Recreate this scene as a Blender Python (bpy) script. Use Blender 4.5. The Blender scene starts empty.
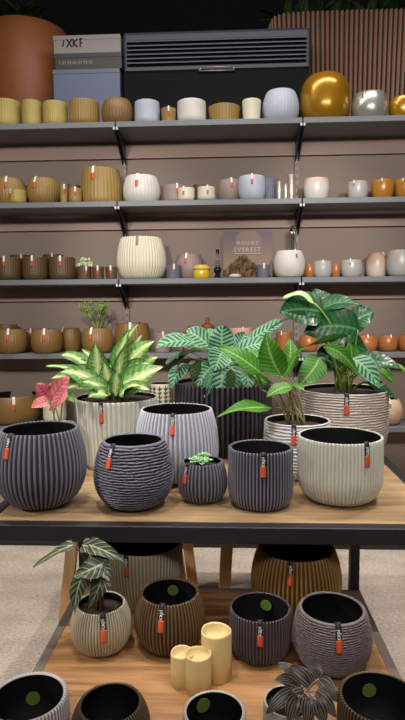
import bpy, math, random
from mathutils import Vector, Matrix
random.seed(7)
S = bpy.context.scene
COL = S.collection
PI = math.pi

# ------------------------------------------------------------------ camera
FPX, CAMH = 560.0, 1.39
ROT = Matrix.Rotation(math.radians(2.6), 3, 'Z') @ Matrix.Rotation(math.radians(85.0), 3, 'X') @ Matrix.Rotation(math.radians(-0.42), 3, 'Z')
CAM = Vector((0, 0, CAMH))
cd = bpy.data.cameras.new('camera'); cam = bpy.data.objects.new('camera', cd); COL.objects.link(cam)
cam.matrix_world = Matrix.Translation(CAM) @ ROT.to_4x4()
cd.sensor_fit = 'VERTICAL'; cd.sensor_height = 36.0; cd.sensor_width = 36.0 * 405 / 720
cd.lens = 36.0 * FPX / 720.0; cd.clip_start = 0.05
S.camera = cam

def ray(x, y): return ROT @ Vector(((x - 202.5) / FPX, (360 - y) / FPX, -1))
def at(x, y, Y):
    d = ray(x, y); return CAM + d * (Y / d.y)
def atz(x, y, z):
    d = ray(x, y); return CAM + d * ((z - CAMH) / d.z)
def depth(p): return -(ROT.transposed() @ (Vector(p) - CAM)).z

# ------------------------------------------------------------------ materials
def lin(c):
    return tuple(((v / 255) / 12.92 if v / 255 <= .04045 else ((v / 255 + .055) / 1.055) ** 2.4) for v in c) + (1,)
MATS = {}
class NT:
    def __init__(s, name):
        s.m = bpy.data.materials.new(name); s.m.use_nodes = True
        s.t = s.m.node_tree; s.b = s.t.nodes['Principled BSDF']
    def n(s, typ, **kw):
        x = s.t.nodes.new(typ)
        for k, v in kw.items(): setattr(x, k, v)
        return x
    def l(s, a, b): s.t.links.new(a, b)
    def val(s, a, sock):
        if isinstance(a, (int, float)): sock.default_value = a
        elif isinstance(a, tuple): sock.default_value = a
        else: s.l(a, sock)
    def math(s, op, a, b=0.0, clamp=False):
        x = s.n('ShaderNodeMath', operation=op); x.use_clamp = clamp
        s.val(a, x.inputs[0]); s.val(b, x.inputs[1]); return x.outputs[0]
    def step(s, a, lo, hi):
        x = s.n('ShaderNodeMapRange'); x.interpolation_type = 'SMOOTHSTEP'
        s.val(a, x.inputs[0]); x.inputs[1].default_value = lo; x.inputs[2].default_value = hi
        return x.outputs[0]
    def mix(s, f, a, b):
        x = s.n('ShaderNodeMix', data_type='RGBA')
        s.val(f, x.inputs[0]); s.val(a, x.inputs[6]); s.val(b, x.inputs[7]); return x.outputs[2]
    def noise(s, scale, detail=3, vec=None, rough=.5):
        x = s.n('ShaderNodeTexNoise'); x.inputs['Scale'].default_value = scale
        x.inputs['Detail'].default_value = detail; x.inputs['Roughness'].default_value = rough
        if vec is not None: s.l(vec, x.inputs['Vector'])
        return x.outputs[0]
    def obj(s, sc=(1, 1, 1)):
        c = s.n('ShaderNodeTexCoord'); mp = s.n('ShaderNodeMapping'); mp.inputs['Scale'].default_value = sc
        s.l(c.outputs['Object'], mp.inputs[0]); return mp.outputs[0]
    def bump(s, h, st, dist=.002):
        x = s.n('ShaderNodeBump'); x.inputs['Strength'].default_value = st; x.inputs['Distance'].default_value = dist
        s.l(h, x.inputs['Height']); s.l(x.outputs[0], s.b.inputs['Normal'])

def matte(name, c, rough=.6, metal=0, var=.12, nscale=14, spec=.5, coat=0):
    if name in MATS: return MATS[name]
    k = NT(name); a = lin(c)
    d = tuple(v * (1 - var) for v in a[:3]) + (1,); e = tuple(min(1, v * (1 + var)) for v in a[:3]) + (1,)
    k.l(k.mix(k.noise(nscale, 4, k.obj()), d, e), k.b.inputs['Base Color'])
    k.b.inputs['Roughness'].default_value = rough; k.b.inputs['Metallic'].default_value = metal
    k.b.inputs['Specular IOR Level'].default_value = spec
    k.b.inputs['Coat Weight'].default_value = coat
    MATS[name] = k.m; return k.m

def glaze(name, top, bot, rough=.3, span=.16, lo=.02):
    """two glaze colours flowing into each other on the pot itself (object z)"""
    k = NT(name); v = k.obj(); sp = k.n('ShaderNodeSeparateXYZ'); k.l(v, sp.inputs[0])
    h = k.math('ADD', sp.outputs[2], k.math('MULTIPLY', k.math('SUBTRACT', k.noise(18, 4, v), .5), .12))
    k.l(k.mix(k.step(h, lo, span), lin(bot), lin(top)), k.b.inputs['Base Color'])
    k.b.inputs['Roughness'].default_value = rough; MATS[name] = k.m; return k.m

def wood(name, c1, c2, axis='X', rough=.5):
    k = NT(name); sc = (1.1, 14, 14) if axis == 'X' else (14, 14, 1.1)
    v = k.obj(sc); n1 = k.noise(2.2, 8, v, .62); n2 = k.noise(9, 6, v, .6)
    bl = k.noise(1.6, 2, k.obj((1, 2.2, 1)))
    f = k.math('ADD', k.math('MULTIPLY', n1, .8), k.math('MULTIPLY', n2, .3))
    f = k.math('ADD', f, k.math('MULTIPLY', k.math('SUBTRACT', bl, .5), .5))
    k.l(k.mix(k.step(f, .3, .85), lin(c2), lin(c1)), k.b.inputs['Base Color'])
    k.b.inputs['Roughness'].default_value = rough; k.bump(n2, .15); MATS[name] = k.m; return k.m

def leafmat(name, dark, light, n=7, kk=1.6, lo=-.2, hi=.35, mid=None, edge=None, edge_at=.86, center=None, cw=.5, rough=.45, midw=.05, noise=0, bump=.12):
    k = NT(name); uv = k.n('ShaderNodeUVMap'); sp = k.n('ShaderNodeSeparateXYZ'); k.l(uv.outputs[0], sp.inputs[0])
    u = k.math('MULTIPLY', k.math('ABSOLUTE', k.math('SUBTRACT', sp.outputs[0], .5)), 2)
    v = sp.outputs[1]
    ph = k.math('SUBTRACT', k.math('MULTIPLY', v, n), k.math('MULTIPLY', u, kk))
    nz = k.math('MULTIPLY', k.math('SUBTRACT', k.noise(30, 3, k.obj()), .5), .5)
    s_ = k.math('SINE', k.math('MULTIPLY', k.math('ADD', ph, nz), 2 * PI))
    c = k.mix(k.step(s_, lo, hi), lin(dark), lin(light))
    if center:
        cc = k.math('ADD', u, k.math('MULTIPLY', k.math('SUBTRACT', k.noise(60, 3, k.obj()), .5), .9))
        c = k.mix(k.step(cc, cw - .18, cw + .18), lin(center), c)
    if edge: c = k.mix(k.step(u, edge_at - .05, edge_at + .03), c, lin(edge))
    if mid: c = k.mix(k.step(u, midw, midw + .05), lin(mid), c)
    k.l(c, k.b.inputs['Base Color']); k.b.inputs['Roughness'].default_value = rough
    k.bump(s_, bump, .003); k.b.inputs['Specular IOR Level'].default_value = .3
    MATS[name] = k.m; return k.m

# pots
BLACK = matte('anthracite ribbed finish', (104, 103, 116), .5)
BLACK2 = matte('black fluted finish', (60, 56, 60), .5)
LAV = matte('pale grey ribbed finish', (186, 186, 196), .55)
MINT = matte('pale sage finish', (200, 199, 186), .55)
SILV = matte('silver grey rippled finish', (190, 186, 184), .42)
STONE = matte('warm light grey rippled finish', (184, 172, 162), .5)
IVORYG = matte('ivory green ribbed finish', (176, 165, 140), .55)
BRONZE = matte('bronze brown finish', (100, 74, 42), .5)
GOLDB = matte('golden brown finish', (150, 108, 48), .42)
DKBRONZE = matte('dark bronze finish', (98, 80, 58), .45)
PLUM = matte('dark plum grey finish', (82, 72, 78), .55)
TAUPE = matte('taupe grey rippled finish', (112, 98, 100), .5)
PINKW = matte('pinkish white ribbed finish', (214, 200, 200), .5)
WHITEP = matte('white ribbed finish', (214, 206, 200), .5)
LINER = matte('black plastic liner', (15, 13, 15), .8, spec=.2)
SOIL = matte('potting soil', (44, 34, 26), .95, nscale=90, var=.5)
STK = matte('green round sticker', (92, 118, 44), .5)
MUSTARD = matte('mustard finish', (144, 116, 60), .5)
LIME = matte('lime mustard finish', (164, 146, 76), .5)
OLIVE = matte('olive brown finish', (86, 64, 38), .5)
OCHRE = matte('ochre brown finish', (126, 95, 50), .45)
OFFW = matte('off white finish', (200, 196, 188), .5)
CREAM = matte('cream finish', (208, 202, 178), .5)
BLUEW = matte('bluish white finish', (176, 182, 196), .5)
MAUVE = matte('mauve grey finish', (142, 120, 116), .55)
SLATE = matte('slate blue finish', (96, 98, 112), .55)
GOLD = matte('gold lacquer', (172, 124, 22), .27, metal=.45, coat=.4)
SILVERM = matte('silver lacquer', (176, 176, 170), .28, metal=.6)
STEEL = matte('brushed steel', (186, 176, 164), .35, metal=.7)
AMBER = matte('amber glaze', (168, 112, 36), .28)
ORANGE = matte('burnt orange glaze', (164, 102, 54), .3)
COPPER = matte('copper brown finish', (150, 88, 48), .5)
REDW = glaze('white glaze with red blush', (196, 140, 116), (206, 200, 190), .3, .2, .08)
GRYW = glaze('silver white glaze', (164, 158, 148), (172, 172, 168), .3)
BLUSH = glaze('cream glaze with red blush', (222, 190, 160), (176, 140, 118), .35, .2, .02)
BEIGEP = glaze('beige pink glaze', (180, 146, 124), (204, 190, 172), .35)
TERRA = matte('brick red clay', (150, 82, 54), .6)
ROSE = matte('rosy white clay', (214, 168, 150), .6)
# ribbed and rippled finishes: groove faces take a second, darker colour
def grooves(n, c): return matte(n, c, .6)
GROOVES = {BLACK: grooves('black core', (42, 40, 45)), BRONZE: grooves('dark brown core', (50, 36, 24)), GOLDB: grooves('brown core', (76, 54, 28)), DKBRONZE: grooves('black brown core', (38, 31, 26)),
        PLUM: grooves('dark plum core', (44, 38, 42)), TAUPE: grooves('dark taupe core', (66, 56, 58)), LAV: grooves('mid grey core', (138, 138, 146)), MINT: grooves('sage core', (184, 183, 169)), IVORYG: grooves('ivory core', (138, 127, 104)), PINKW: grooves('pinkish core', (150, 138, 138)), WHITEP: grooves('grey white core', (150, 142, 138)), BLACK2: grooves('black flute core', (28, 26, 28))}
# tags
STRAP = matte('black woven strap', (24, 22, 24), .6)
LEATHER = matte('orange leather', (206, 84, 46), .55)
LETTER = matte('white print', (232, 230, 226), .6)
# setting
WALLM = matte('taupe wall panel', (136, 119, 107), .7, var=.04, nscale=3)
RAILM = matte('rosy taupe rail', (158, 134, 122), .6, var=.04, nscale=3)
SHELFM = matte('cool grey shelf board', (108, 110, 114), .5, var=.05)
METALD = matte('black steel', (34, 32, 36), .4, metal=.0)
FRAMEG = matte('dark grey steel', (112, 100, 92), .45)
DARKW = matte('dark backdrop', (22, 20, 22), .9)
WOODT = wood('oak tabletop', (180, 152, 112), (122, 94, 64))
WOODL = wood('warm oak tier', (190, 142, 92), (106, 70, 42))
WOODLEG = wood('pale wood leg', (238, 196, 138), (206, 156, 98), 'Z')
def carpet():
    k = NT('beige carpet'); v = k.obj((1, 2.2, 1))
    n1 = k.noise(60, 5, v, .7); n2 = k.noise(3.0, 2, v)
    f = k.math('ADD', k.math('MULTIPLY', n1, .8), k.math('MULTIPLY', n2, .3))
    k.l(k.mix(k.step(f, .3, .8), lin((150, 134, 122)), lin((226, 212, 198))), k.b.inputs['Base Color'])
    k.b.inputs['Roughness'].default_value = .95; k.bump(n1, .8, .01); return k.m
CARPET = carpet()
def glassm():
    k = NT('clear glass'); k.b.inputs['Transmission Weight'].default_value = 1; k.b.inputs['Roughness'].default_value = .03
    k.b.inputs['Base Color'].default_value = (.93, .95, .94, 1); k.b.inputs['IOR'].default_value = 1.45; return k.m
GLASS = glassm()
# leaves
L_AGLA = leafmat('variegated cream leaf', (70, 116, 48), (98, 142, 66), 9, 1.5, -.6, .9, mid=(206, 214, 168), edge=(58, 104, 46), edge_at=.84, center=(170, 188, 118), cw=.36, midw=.05)
L_CAL = leafmat('zebra striped leaf', (30, 70, 48), (104, 146, 114), 8, 1.5, -.3, .2, mid=(110, 156, 112), edge=(92, 142, 106), edge_at=.9)
L_MID = leafmat('bright green veined leaf', (60, 112, 32), (84, 134, 50), 10, 1.7, .3, 1.0, mid=(130, 168, 80))
L_BIG = leafmat('deep green veined leaf', (26, 68, 36), (40, 84, 50), 9, 1.5, .4, 1.1, mid=(66, 108, 66), rough=.32)
L_PALE = leafmat('pale leaf underside', (146, 164, 114), (160, 176, 128), 6, 1.4, .3, 1, mid=(150, 180, 110))
L_PINK = leafmat('pink leaf', (178, 84, 92), (198, 118, 118), 6, 1.3, .2, 1, mid=(150, 60, 60), edge=(176, 116, 84), edge_at=.92)
L_ALO = leafmat('dark leaf with pale veins', (46, 58, 40), (120, 130, 98), 5, 1.5, .72, .95, mid=(150, 158, 120), rough=.35)
L_PEP = leafmat('metallic grey brown leaf', (50, 43, 40), (112, 102, 94), 1.01, 2.6, -.1, .5, mid=(52, 44, 38), rough=.32)
L_DARK = leafmat('dim green leaf', (40, 62, 30), (66, 92, 44), 6, 1.4, .2, 1)
STEMG = matte('green stem', (120, 142, 66), .5)
STEMB = matte('olive stem', (132, 118, 72), .5)
STEMK = matte('brown stem', (96, 66, 48), .6)
SUCC = matte('pale succulent green', (138, 182, 128), .5, nscale=50)
SUCW = matte('whitish succulent green', (196, 212, 160), .5, nscale=50)
EUPH = matte('pencil plant green', (126, 162, 66), .5)
WAX = matte('ivory wax', (214, 190, 132), .5, var=.05)

# ------------------------------------------------------------------ mesh helpers
class MB:
    def __init__(s): s.v = []; s.f = []; s.mi = []; s.uv = []; s.hasuv = False
    def add(s, vs, fs, mi=0, uvs=None):
        o = len(s.v); s.v += [tuple(p) for p in vs]
        for f in fs: s.f.append(tuple(i + o for i in f)); s.mi.append(mi)
        if uvs: s.hasuv = True
        s.uv += list(uvs) if uvs else [(0, 0)] * len(vs)
    def box(s, a, b, mi=0):
        (x0, y0, z0), (x1, y1, z1) = a, b
        s.add([(x0,y0,z0),(x1,y0,z0),(x1,y1,z0),(x0,y1,z0),(x0,y0,z1),(x1,y0,z1),(x1,y1,z1),(x0,y1,z1)],
              [(0,3,2,1),(4,5,6,7),(0,1,5,4),(1,2,6,5),(2,3,7,6),(3,0,4,7)], mi)
    def prism(s, pts, x0, x1, mi=0):
        """closed yz outline extruded along x"""
        n = len(pts)
        s.add([(x0, y, z) for y, z in pts] + [(x1, y, z) for y, z in pts],
              [tuple(range(n))[::-1], tuple(range(n, 2 * n))] + [(i, (i + 1) % n, n + (i + 1) % n, n + i) for i in range(n)], mi)
    def beam(s, p, q, w, d, mi=0):
        p, q = Vector(p), Vector(q); t = (q - p).normalized()
        a = t.cross(Vector((0, 1, 0))).normalized() * w / 2; b = a.cross(t).normalized() * d / 2
        vs = [p - a - b, p + a - b, p + a + b, p - a + b, q - a - b, q + a - b, q + a + b, q - a + b]
        s.add(vs, [(0,3,2,1),(4,5,6,7),(0,1,5,4),(1,2,6,5),(2,3,7,6),(3,0,4,7)], mi)
    def tube(s, pts, r0, r1=None, n=6, mi=0):
        r1 = r0 if r1 is None else r1; pts = [Vector(p) for p in pts]; vs = []; fs = []
        for i, p in enumerate(pts):
            t = (pts[min(i + 1, len(pts) - 1)] - pts[max(i - 1, 0)]).normalized()
            a = t.cross(Vector((.31, .92, .2))).normalized(); b = t.cross(a)
            r = r0 + (r1 - r0) * i / (len(pts) - 1)
            for j in range(n):
                g = 2 * PI * j / n; vs.append(p + a * r * math.cos(g) + b * r * math.sin(g))
        for i in range(len(pts) - 1):
            for j in range(n):
                k = (j + 1) % n; fs.append((i*n+j, i*n+k, (i+1)*n+k, (i+1)*n+j))
        fs.append(tuple(range(n))[::-1]); fs.append(tuple(range(len(vs) - n, len(vs))))
        s.add(vs, fs, mi)
    def lathe(s, prof, n=48, mi=0, c=(0, 0), sx=1, sy=1):
        vs = []; fs = []
        for z, r in prof:
            for j in range(n):
                g = 2 * PI * j / n; vs.append((c[0] + sx * r * math.cos(g), c[1] + sy * r * math.sin(g), z))
        for i in range(len(prof) - 1):
            for j in range(n):
                k = (j + 1) % n; fs.append((i*n+j, i*n+k, (i+1)*n+k, (i+1)*n+j))
        fs.append(tuple(range(n))[::-1]); fs.append(tuple(range(len(vs) - n, len(vs))))
        s.add(vs, fs, mi)
    def build(s, name, mats, parent=None, smooth=True, bevel=0):
        me = bpy.data.meshes.new(name); me.from_pydata(s.v, [], s.f)
        for m in (mats if isinstance(mats, (list, tuple)) else [mats]): me.materials.append(m)
        me.polygons.foreach_set('material_index', s.mi)
        me.polygons.foreach_set('use_smooth', [smooth] * len(s.f))
        if s.hasuv:
            ul = me.uv_layers.new(name='UVMap')
            for lp in me.loops: ul.data[lp.index].uv = s.uv[lp.vertex_index]
        me.update()
        o = bpy.data.objects.new(name, me); COL.objects.link(o)
        if parent is not None: o.parent = parent
        if bevel:
            b = o.modifiers.new('bevel', 'BEVEL'); b.width = bevel; b.segments = 3; b.limit_method = 'ANGLE'
            if not smooth: me.polygons.foreach_set('use_smooth', [False] * len(s.f))
        return o

def tag(o, label=None, cat=None, group=None, kind=None):
    if label: o['label'] = label
    if cat: o['category'] = cat
    if group: o['group'] = group
    if kind: o['kind'] = kind
    return o
def thing(name, label, cat, loc, group=None):
    o = bpy.data.objects.new(name, None); COL.objects.link(o); o.location = loc; o.empty_display_size = .05
    return tag(o, label, cat, group)
def structure(o): return tag(o, kind='structure')

# ------------------------------------------------------------------ lettering
def text_mesh(txt, spacing=1.0):
    cu = bpy.data.curves.new('lettering', 'FONT'); cu.body = txt; cu.align_x = 'CENTER'; cu.align_y = 'CENTER'
    cu.space_character = spacing; cu.extrude = .02; cu.resolution_u = 3
    o = bpy.data.objects.new('lettering', cu); COL.objects.link(o)
    dg = bpy.context.evaluated_depsgraph_get(); me = bpy.data.meshes.new_from_object(o.evaluated_get(dg))
    bpy.data.objects.remove(o); bpy.data.curves.remove(cu)
    me.name = 'lettering'; return me
TXT = {}
def lettering(txt, parent, origin, xdir, ydir, length, mat, spacing=1.0):
    key = (txt, mat.name, spacing)
    if key not in TXT:
        me = text_mesh(txt, spacing); me.materials.clear(); me.materials.append(mat); TXT[key] = me
    me = TXT[key]; xs = [v.co.x for v in me.vertices]; ys = [v.co.y for v in me.vertices]
    sc = length / (max(xs) - min(xs)); x = Vector(xdir).normalized(); y = Vector(ydir).normalized(); z = x.cross(y)
    cx, cy = (max(xs) + min(xs)) / 2, (max(ys) + min(ys)) / 2
    o = bpy.data.objects.new('lettering', me); COL.objects.link(o); o.parent = parent
    m = Matrix((x, y, z)).transposed().to_4x4()
    o.matrix_local = Matrix.Translation(Vector(origin) - (x * cx + y * cy) * sc) @ m @ Matrix.Scale(sc, 4)
    return o

# ------------------------------------------------------------------ pots
def prof_ball(base=.5, rim=.76, tm=.5, p=2.0, q=2.0):
    def f(t):
        if t < tm:
            u = (tm - t) / tm; return base + (1 - base) * (max(0, 1 - u ** p)) ** (1 / p)
        u = (t - tm) / (1 - tm); return 1 - (1 - rim) * u ** q
    return f
def prof_cup(base=.8, rim=1.0, rnd=.22):
    """straight wall, rounded foot"""
    def f(t):
        wall = 1 - (1 - rim) * max(0, (t - .5) / .5) ** 2.6
        if t < rnd:
            u = (rnd - t) / rnd; return base + (wall - base) * math.sqrt(max(0, 1 - u * u))
        return wall
    return f
def prof_cone(base=.8, rim=1.0):
    return lambda t: (base + (rim - base) * t) * (1 - .06 * max(0, 1 - t / .06))
BALL = prof_ball(); BALLC = prof_ball(.42, .72, .5)

def pot_mesh(R, Hh, f, rib=None, wall=.06, rings=None, floor_t=.06, inner_mi=1, sx=1, sy=1, two=False):
    """outer wall with ribs, rounded lip, liner inside with a floor"""
    kind, N, amp = rib if rib else (None, 0, 0)
    if kind == 'v': seg = N * 8; rings = rings or 34
    elif kind == 'h': seg = 110; rings = N * 6
    else: seg = 56; rings = rings or 22
    mb = MB(); vs = []; fs = []; rows = 0; mi = []
    ph = [random.uniform(0, 6.28) for _ in range(6)]
    def wob(t, g): return .12 * math.sin(3 * g + ph[0] + 9 * t) + .09 * math.sin(7 * g + ph[1] - 23 * t) + .08 * math.sin(13 * g + ph[2] + 41 * t) + .06 * math.sin(23 * g + ph[3] + 60 * t)
    def rad(t, g):
        r = f(t) * R
        if kind == 'v':
            env = min(1, t / .05, ) if t < .05 else 1
            r += amp * R * 2.0 * (min(1, max(0, (math.cos(N * g) + .45) / .8)) - 1) * env
        elif kind == 'h':
            w = wob(t, g)
            env = min(1, t / .04, max(0, (1 - t) / .03))
            r += amp * R * (1.5 * (.5 + .5 * math.cos(2 * PI * (N * t + w))) ** .8 - 1.1) * env
        return r
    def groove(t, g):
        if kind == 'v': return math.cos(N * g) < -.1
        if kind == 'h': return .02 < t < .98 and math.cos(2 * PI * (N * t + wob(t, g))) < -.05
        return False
    def ring(z, rf):
        for j in range(seg):
            g = 2 * PI * j / seg; r = rf(g); vs.append((sx * r * math.cos(g), sy * r * math.sin(g), z))
    for i in range(rings + 1):
        t = i / rings; ring(t * Hh, lambda g: rad(t, g))
    th = wall * R
    ring(Hh + th * .28, lambda g: rad(1, g) - th * .25)
    ring(Hh + th * .28, lambda g: f(1) * R - th * .75)
    nout = rings + 3
    ts = [1, .97, .9, .8, .65, .5, .35, .2, floor_t]
    for t in ts: ring(t * Hh, lambda g: f(t) * R - th * (1.0 if t > .3 else 1.3))
    tot = nout + len(ts)
    for i in range(tot - 1):
        for j in range(seg):
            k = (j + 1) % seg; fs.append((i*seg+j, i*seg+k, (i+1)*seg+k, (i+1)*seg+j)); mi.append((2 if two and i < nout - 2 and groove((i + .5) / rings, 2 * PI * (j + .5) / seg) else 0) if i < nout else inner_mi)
    fs.append(tuple(range(seg))[::-1]); mi.append(0)
    fs.append(tuple(range((tot - 1) * seg, tot * seg))); mi.append(inner_mi)
    mb.v = vs; mb.f = fs; mb.mi = mi; mb.uv = [(0, 0)] * len(vs)
    return mb

def strip(R, Hh, f, phi, z0, z1, w, off, th=.0022, over=0):
    """a band hugging the pot wall from z0 down to z1 at azimuth phi"""
    mb = MB(); n = 10; pts = []
    if over: pts += [(f(1) * R - over, Hh + .004 + off * .3), (f(1) * R - over * .3, Hh + .006 + off * .5)]
    for i in range(n + 1):
        z = z0 + (z1 - z0) * i / n; pts.append((f(min(1, max(0, z / Hh))) * R + off, z))
    vs = []; fs = []
    er = Vector((math.cos(phi), math.sin(phi), 0)); et = Vector((-math.sin(phi), math.cos(phi), 0))
    for i, (r, z) in enumerate(pts):
        a = pts[max(0, i - 1)]; b = pts[min(len(pts) - 1, i + 1)]
        dr, dz = b[0] - a[0], b[1] - a[1]; L = math.hypot(dr, dz) or 1; nr, nz = -dz / L, dr / L
        for s in (-1, 1):
            vs.append(er * r + et * s * w / 2 + Vector((0, 0, z)))
        for s in (-1, 1):
            vs.append(er * (r + nr * th) + et * s * w / 2 + Vector((0, 0, z + nz * th)))
    m = len(pts)
    for i in range(m - 1):
        o = i * 4; q = o + 4
        fs += [(o+2, o+3, q+3, q+2), (o, q, q+1, o+1), (o, o+2, q+2, q), (o+1, q+1, q+3, o+3)]
    fs += [(0, 1, 3, 2), ((m-1)*4, (m-1)*4+2, (m-1)*4+3, (m-1)*4+1)]
    mb.add(vs, fs); mid = pts[len(pts) // 2]
    return mb

def dress(root, R, Hh, f, tagx=None, scale=1.0, letters=False, amp=.0, cx=0, dep=1.0, leather=LEATHER, strap=STRAP, lenscale=1.0):
    """brand tag: black strap looped over the lip, leather patch below it"""
    if tagx is None: return
    r = f(.86) * R; X, Y = root.location.x, root.location.y
    a0 = math.atan2(-Y, -X)
    s = max(-.95, min(.95, (tagx - cx) * dep / FPX / r)); phi = a0 + math.asin(s)
    w = (.0165 if letters else .0125) * scale; ls = .036 * scale * lenscale; ll = .034 * scale * lenscale
    off = .0012
    st = strip(R, Hh, f, phi, Hh, Hh - ls, w, off, over=.012 * scale).build('tag_strap', strap, root)
    strip(R, Hh, f, phi, Hh - ls * .96, Hh - ls - ll, w * 1.02, off + .0006, th=.003).build('tag_leather', leather, root)
    if letters:
        z = Hh - ls * .56; t = z / Hh; r1, r2 = f(min(1, (z + .008) / Hh)) * R, f((z - .008) / Hh) * R
        er = Vector((math.cos(phi), math.sin(phi), 0)); et = Vector((-math.sin(phi), math.cos(phi), 0))
        up = (er * (r1 - r2) + Vector((0, 0, .016))).normalized()
        nrm = et.cross(up); nrm = nrm if nrm.dot(er) > 0 else -nrm
        o = er * (f(t) * R + off) + Vector((0, 0, z)) + nrm * .0032
        lettering('capi', st, o, up, nrm.cross(up), ls * .74, LETTER)

def table_pot(name, label, cat, cx, yb, yrim, w, zs, f, mat, rib=None, tagx=None, tscale=1, sticker=None, soil=None, group=None, wall=.06, letters=True, Y=None):
    """a pot standing on a table top: front foot seen at (cx,yb), rim centre at yrim, widest w"""
    p = at(cx, yb, Y) if Y else atz(cx, yb, zs); rb = 0
    if not Y:
        for _ in range(6):
            c = Vector((p.x, p.y + rb, zs)); R = w / 2 * depth((c.x, c.y, zs + .1)) / FPX; rb = f(0.02) * R * .97
        c = Vector((p.x * c.y / p.y, c.y, zs))
    else:
        c = Vector((p.x, Y, zs)); R = w / 2 * depth((c.x, c.y, zs + .1)) / FPX
    c.x = at(cx, (yb + yrim) / 2, c.y).x
    Hh = at(cx, yrim, c.y).z - zs
    root = thing(name, label, cat, c, group)
    pot_mesh(R, Hh, f, rib, wall, two=mat in GROOVES).build('pot_body', [mat, LINER] + ([GROOVES[mat]] if mat in GROOVES else []), root)
    dress(root, R, Hh, f, tagx, tscale, letters, rib[2] if rib else 0, cx, depth((c.x, c.y, zs + Hh)))
    if sticker:
        sx, sy = sticker; hit = None
        d = ray(sx, sy)
        for i in range(4000):          # first point of the inner wall or floor along that sight line
            q = CAM + d * (.5 + i * .0006) - c
            if 0 < q.z < Hh * .97 and math.hypot(q.x, q.y) < f(1) * R: hit = True
            if hit and (q.z < Hh * .06 + .003 or math.hypot(q.x, q.y) > f(max(0, q.z / Hh)) * R - wall * R * 1.35 - .004): break
        if q.z < Hh * .06 + .006:
            ax, ay, nn = Vector((1, 0, 0)), Vector((0, 1, 0)), Vector((0, 0, 1))
        else:
            nn = -Vector((q.x, q.y, 0)).normalized(); ax = Vector((0, 0, 1)).cross(nn); ay = nn.cross(ax)
        mb = MB(); rr = .017; vs = []
        for kz in (0, .0015):
            for j in range(24): vs.append(q + nn * (kz + .001) + ax * rr * math.cos(2*PI*j/24) + ay * rr * math.sin(2*PI*j/24))
        mb.add(vs, [tuple(range(24))[::-1], tuple(range(24, 48))] + [(j, (j+1) % 24, 24+(j+1) % 24, 24+j) for j in range(24)])
        mb.build('round_sticker', STK, root, smooth=False)
    if soil:
        t = soil; mb = MB(); r = f(t) * R - wall * R * .95
        mb.lathe([(t * Hh - .012, r * .98), (t * Hh, r), (t * Hh + .006, r * .6), (t * Hh + .008, r * .2)], 40)
        mb.build('soil', SOIL, root)
    root['_r'] = R; root['_h'] = Hh
    return root, c, R, Hh

LV = [2.637, 2.124, 1.61, 1.106, .60]      # tops of the shelf boards
def shelf_pot(name, label, cat, x0, x1, ytop, lev, Y, f, mat, tagx=None, group=None, rib=None, wall=.07, tscale=1.0, inner=LINER, strap=None, leather=LEATHER):
    cx = (x0 + x1) / 2; p = at(cx, ytop, Y); R = (x1 - x0) / 2 * depth(p) / FPX
    z = LV[lev]; Hh = at(cx, ytop, Y - (f(1) * R * .9 if lev < 3 else 0)).z - z - .02 * R
    root = thing(name, label, cat, (p.x, Y, z), group)
    pot_mesh(R, Hh, f, rib, wall).build('pot_body', [mat, inner], root)
    dress(root, R, Hh, f, tagx, tscale * min(1.5, max(.9, R / .085)), False, rib[2] if rib else 0, cx, depth(p), leather, strap or LETTER, .8)
    return root, R, Hh

# ------------------------------------------------------------------ leaves
SHAPES = {
    'lance': lambda v: math.sin(PI * v ** .72) ** .85,
    'ovate': lambda v: math.sin(PI * v ** .62) ** .68,
    'oval': lambda v: math.sin(PI * v ** .85) ** .62,
    'arrow': lambda v: (math.sin(PI * min(1, .10 + .90 * v) ** .48)) ** .85,
}
def leaf(mb, p0, p1, w, arch=.15, nh=(0, -.55, .85), roll=0, fold=.18, shape='ovate', wave=0, n=14, m=4, mi=0):
    p0, p1 = Vector(p0), Vector(p1); L = (p1 - p0).length; bend = random.uniform(-.07, .07)
    c = (p0 + p1) / 2 + Vector((0, 0, 1)) * arch * L; sh = SHAPES[shape]; vs = []; uv = []; fs = []
    phs = random.uniform(0, 6)
    for i in range(n + 1):
        v = i / n; q = p0 * (1 - v) ** 2 + c * 2 * v * (1 - v) + p1 * v * v
        T = ((c - p0) * (1 - v) + (p1 - c) * v).normalized(); N = Vector(nh); N = (N - T * N.dot(T)).normalized()
        N = Matrix.Rotation(roll, 3, T) @ N; Sd = T.cross(N)
        hw = w / 2 * max(.015, sh(max(.001, min(.999, v))))
        for j in range(-m, m + 1):
            u = j / m
            vs.append(q + Sd * hw * u + N * (fold * hw * abs(u) ** 1.3 + wave * w * u * u * math.sin(8 * v + phs + (2 if u > 0 else 0)) - .10 * L * max(0, v - .45) ** 1.6) + Sd * bend * L * math.sin(PI * v))
            uv.append((u * .5 + .5, v))
    k = 2 * m + 1
    for i in range(n):
        for j in range(k - 1): fs.append((i*k+j, i*k+j+1, (i+1)*k+j+1, (i+1)*k+j))
    mb.add(vs, fs, mi, uv)
def bez(p0, c, p1, n=8):
    p0, c, p1 = Vector(p0), Vector(c), Vector(p1)
    return [p0 * (1 - i / n) ** 2 + c * 2 * (i / n) * (1 - i / n) + p1 * (i / n) ** 2 for i in range(n + 1)]

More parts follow.
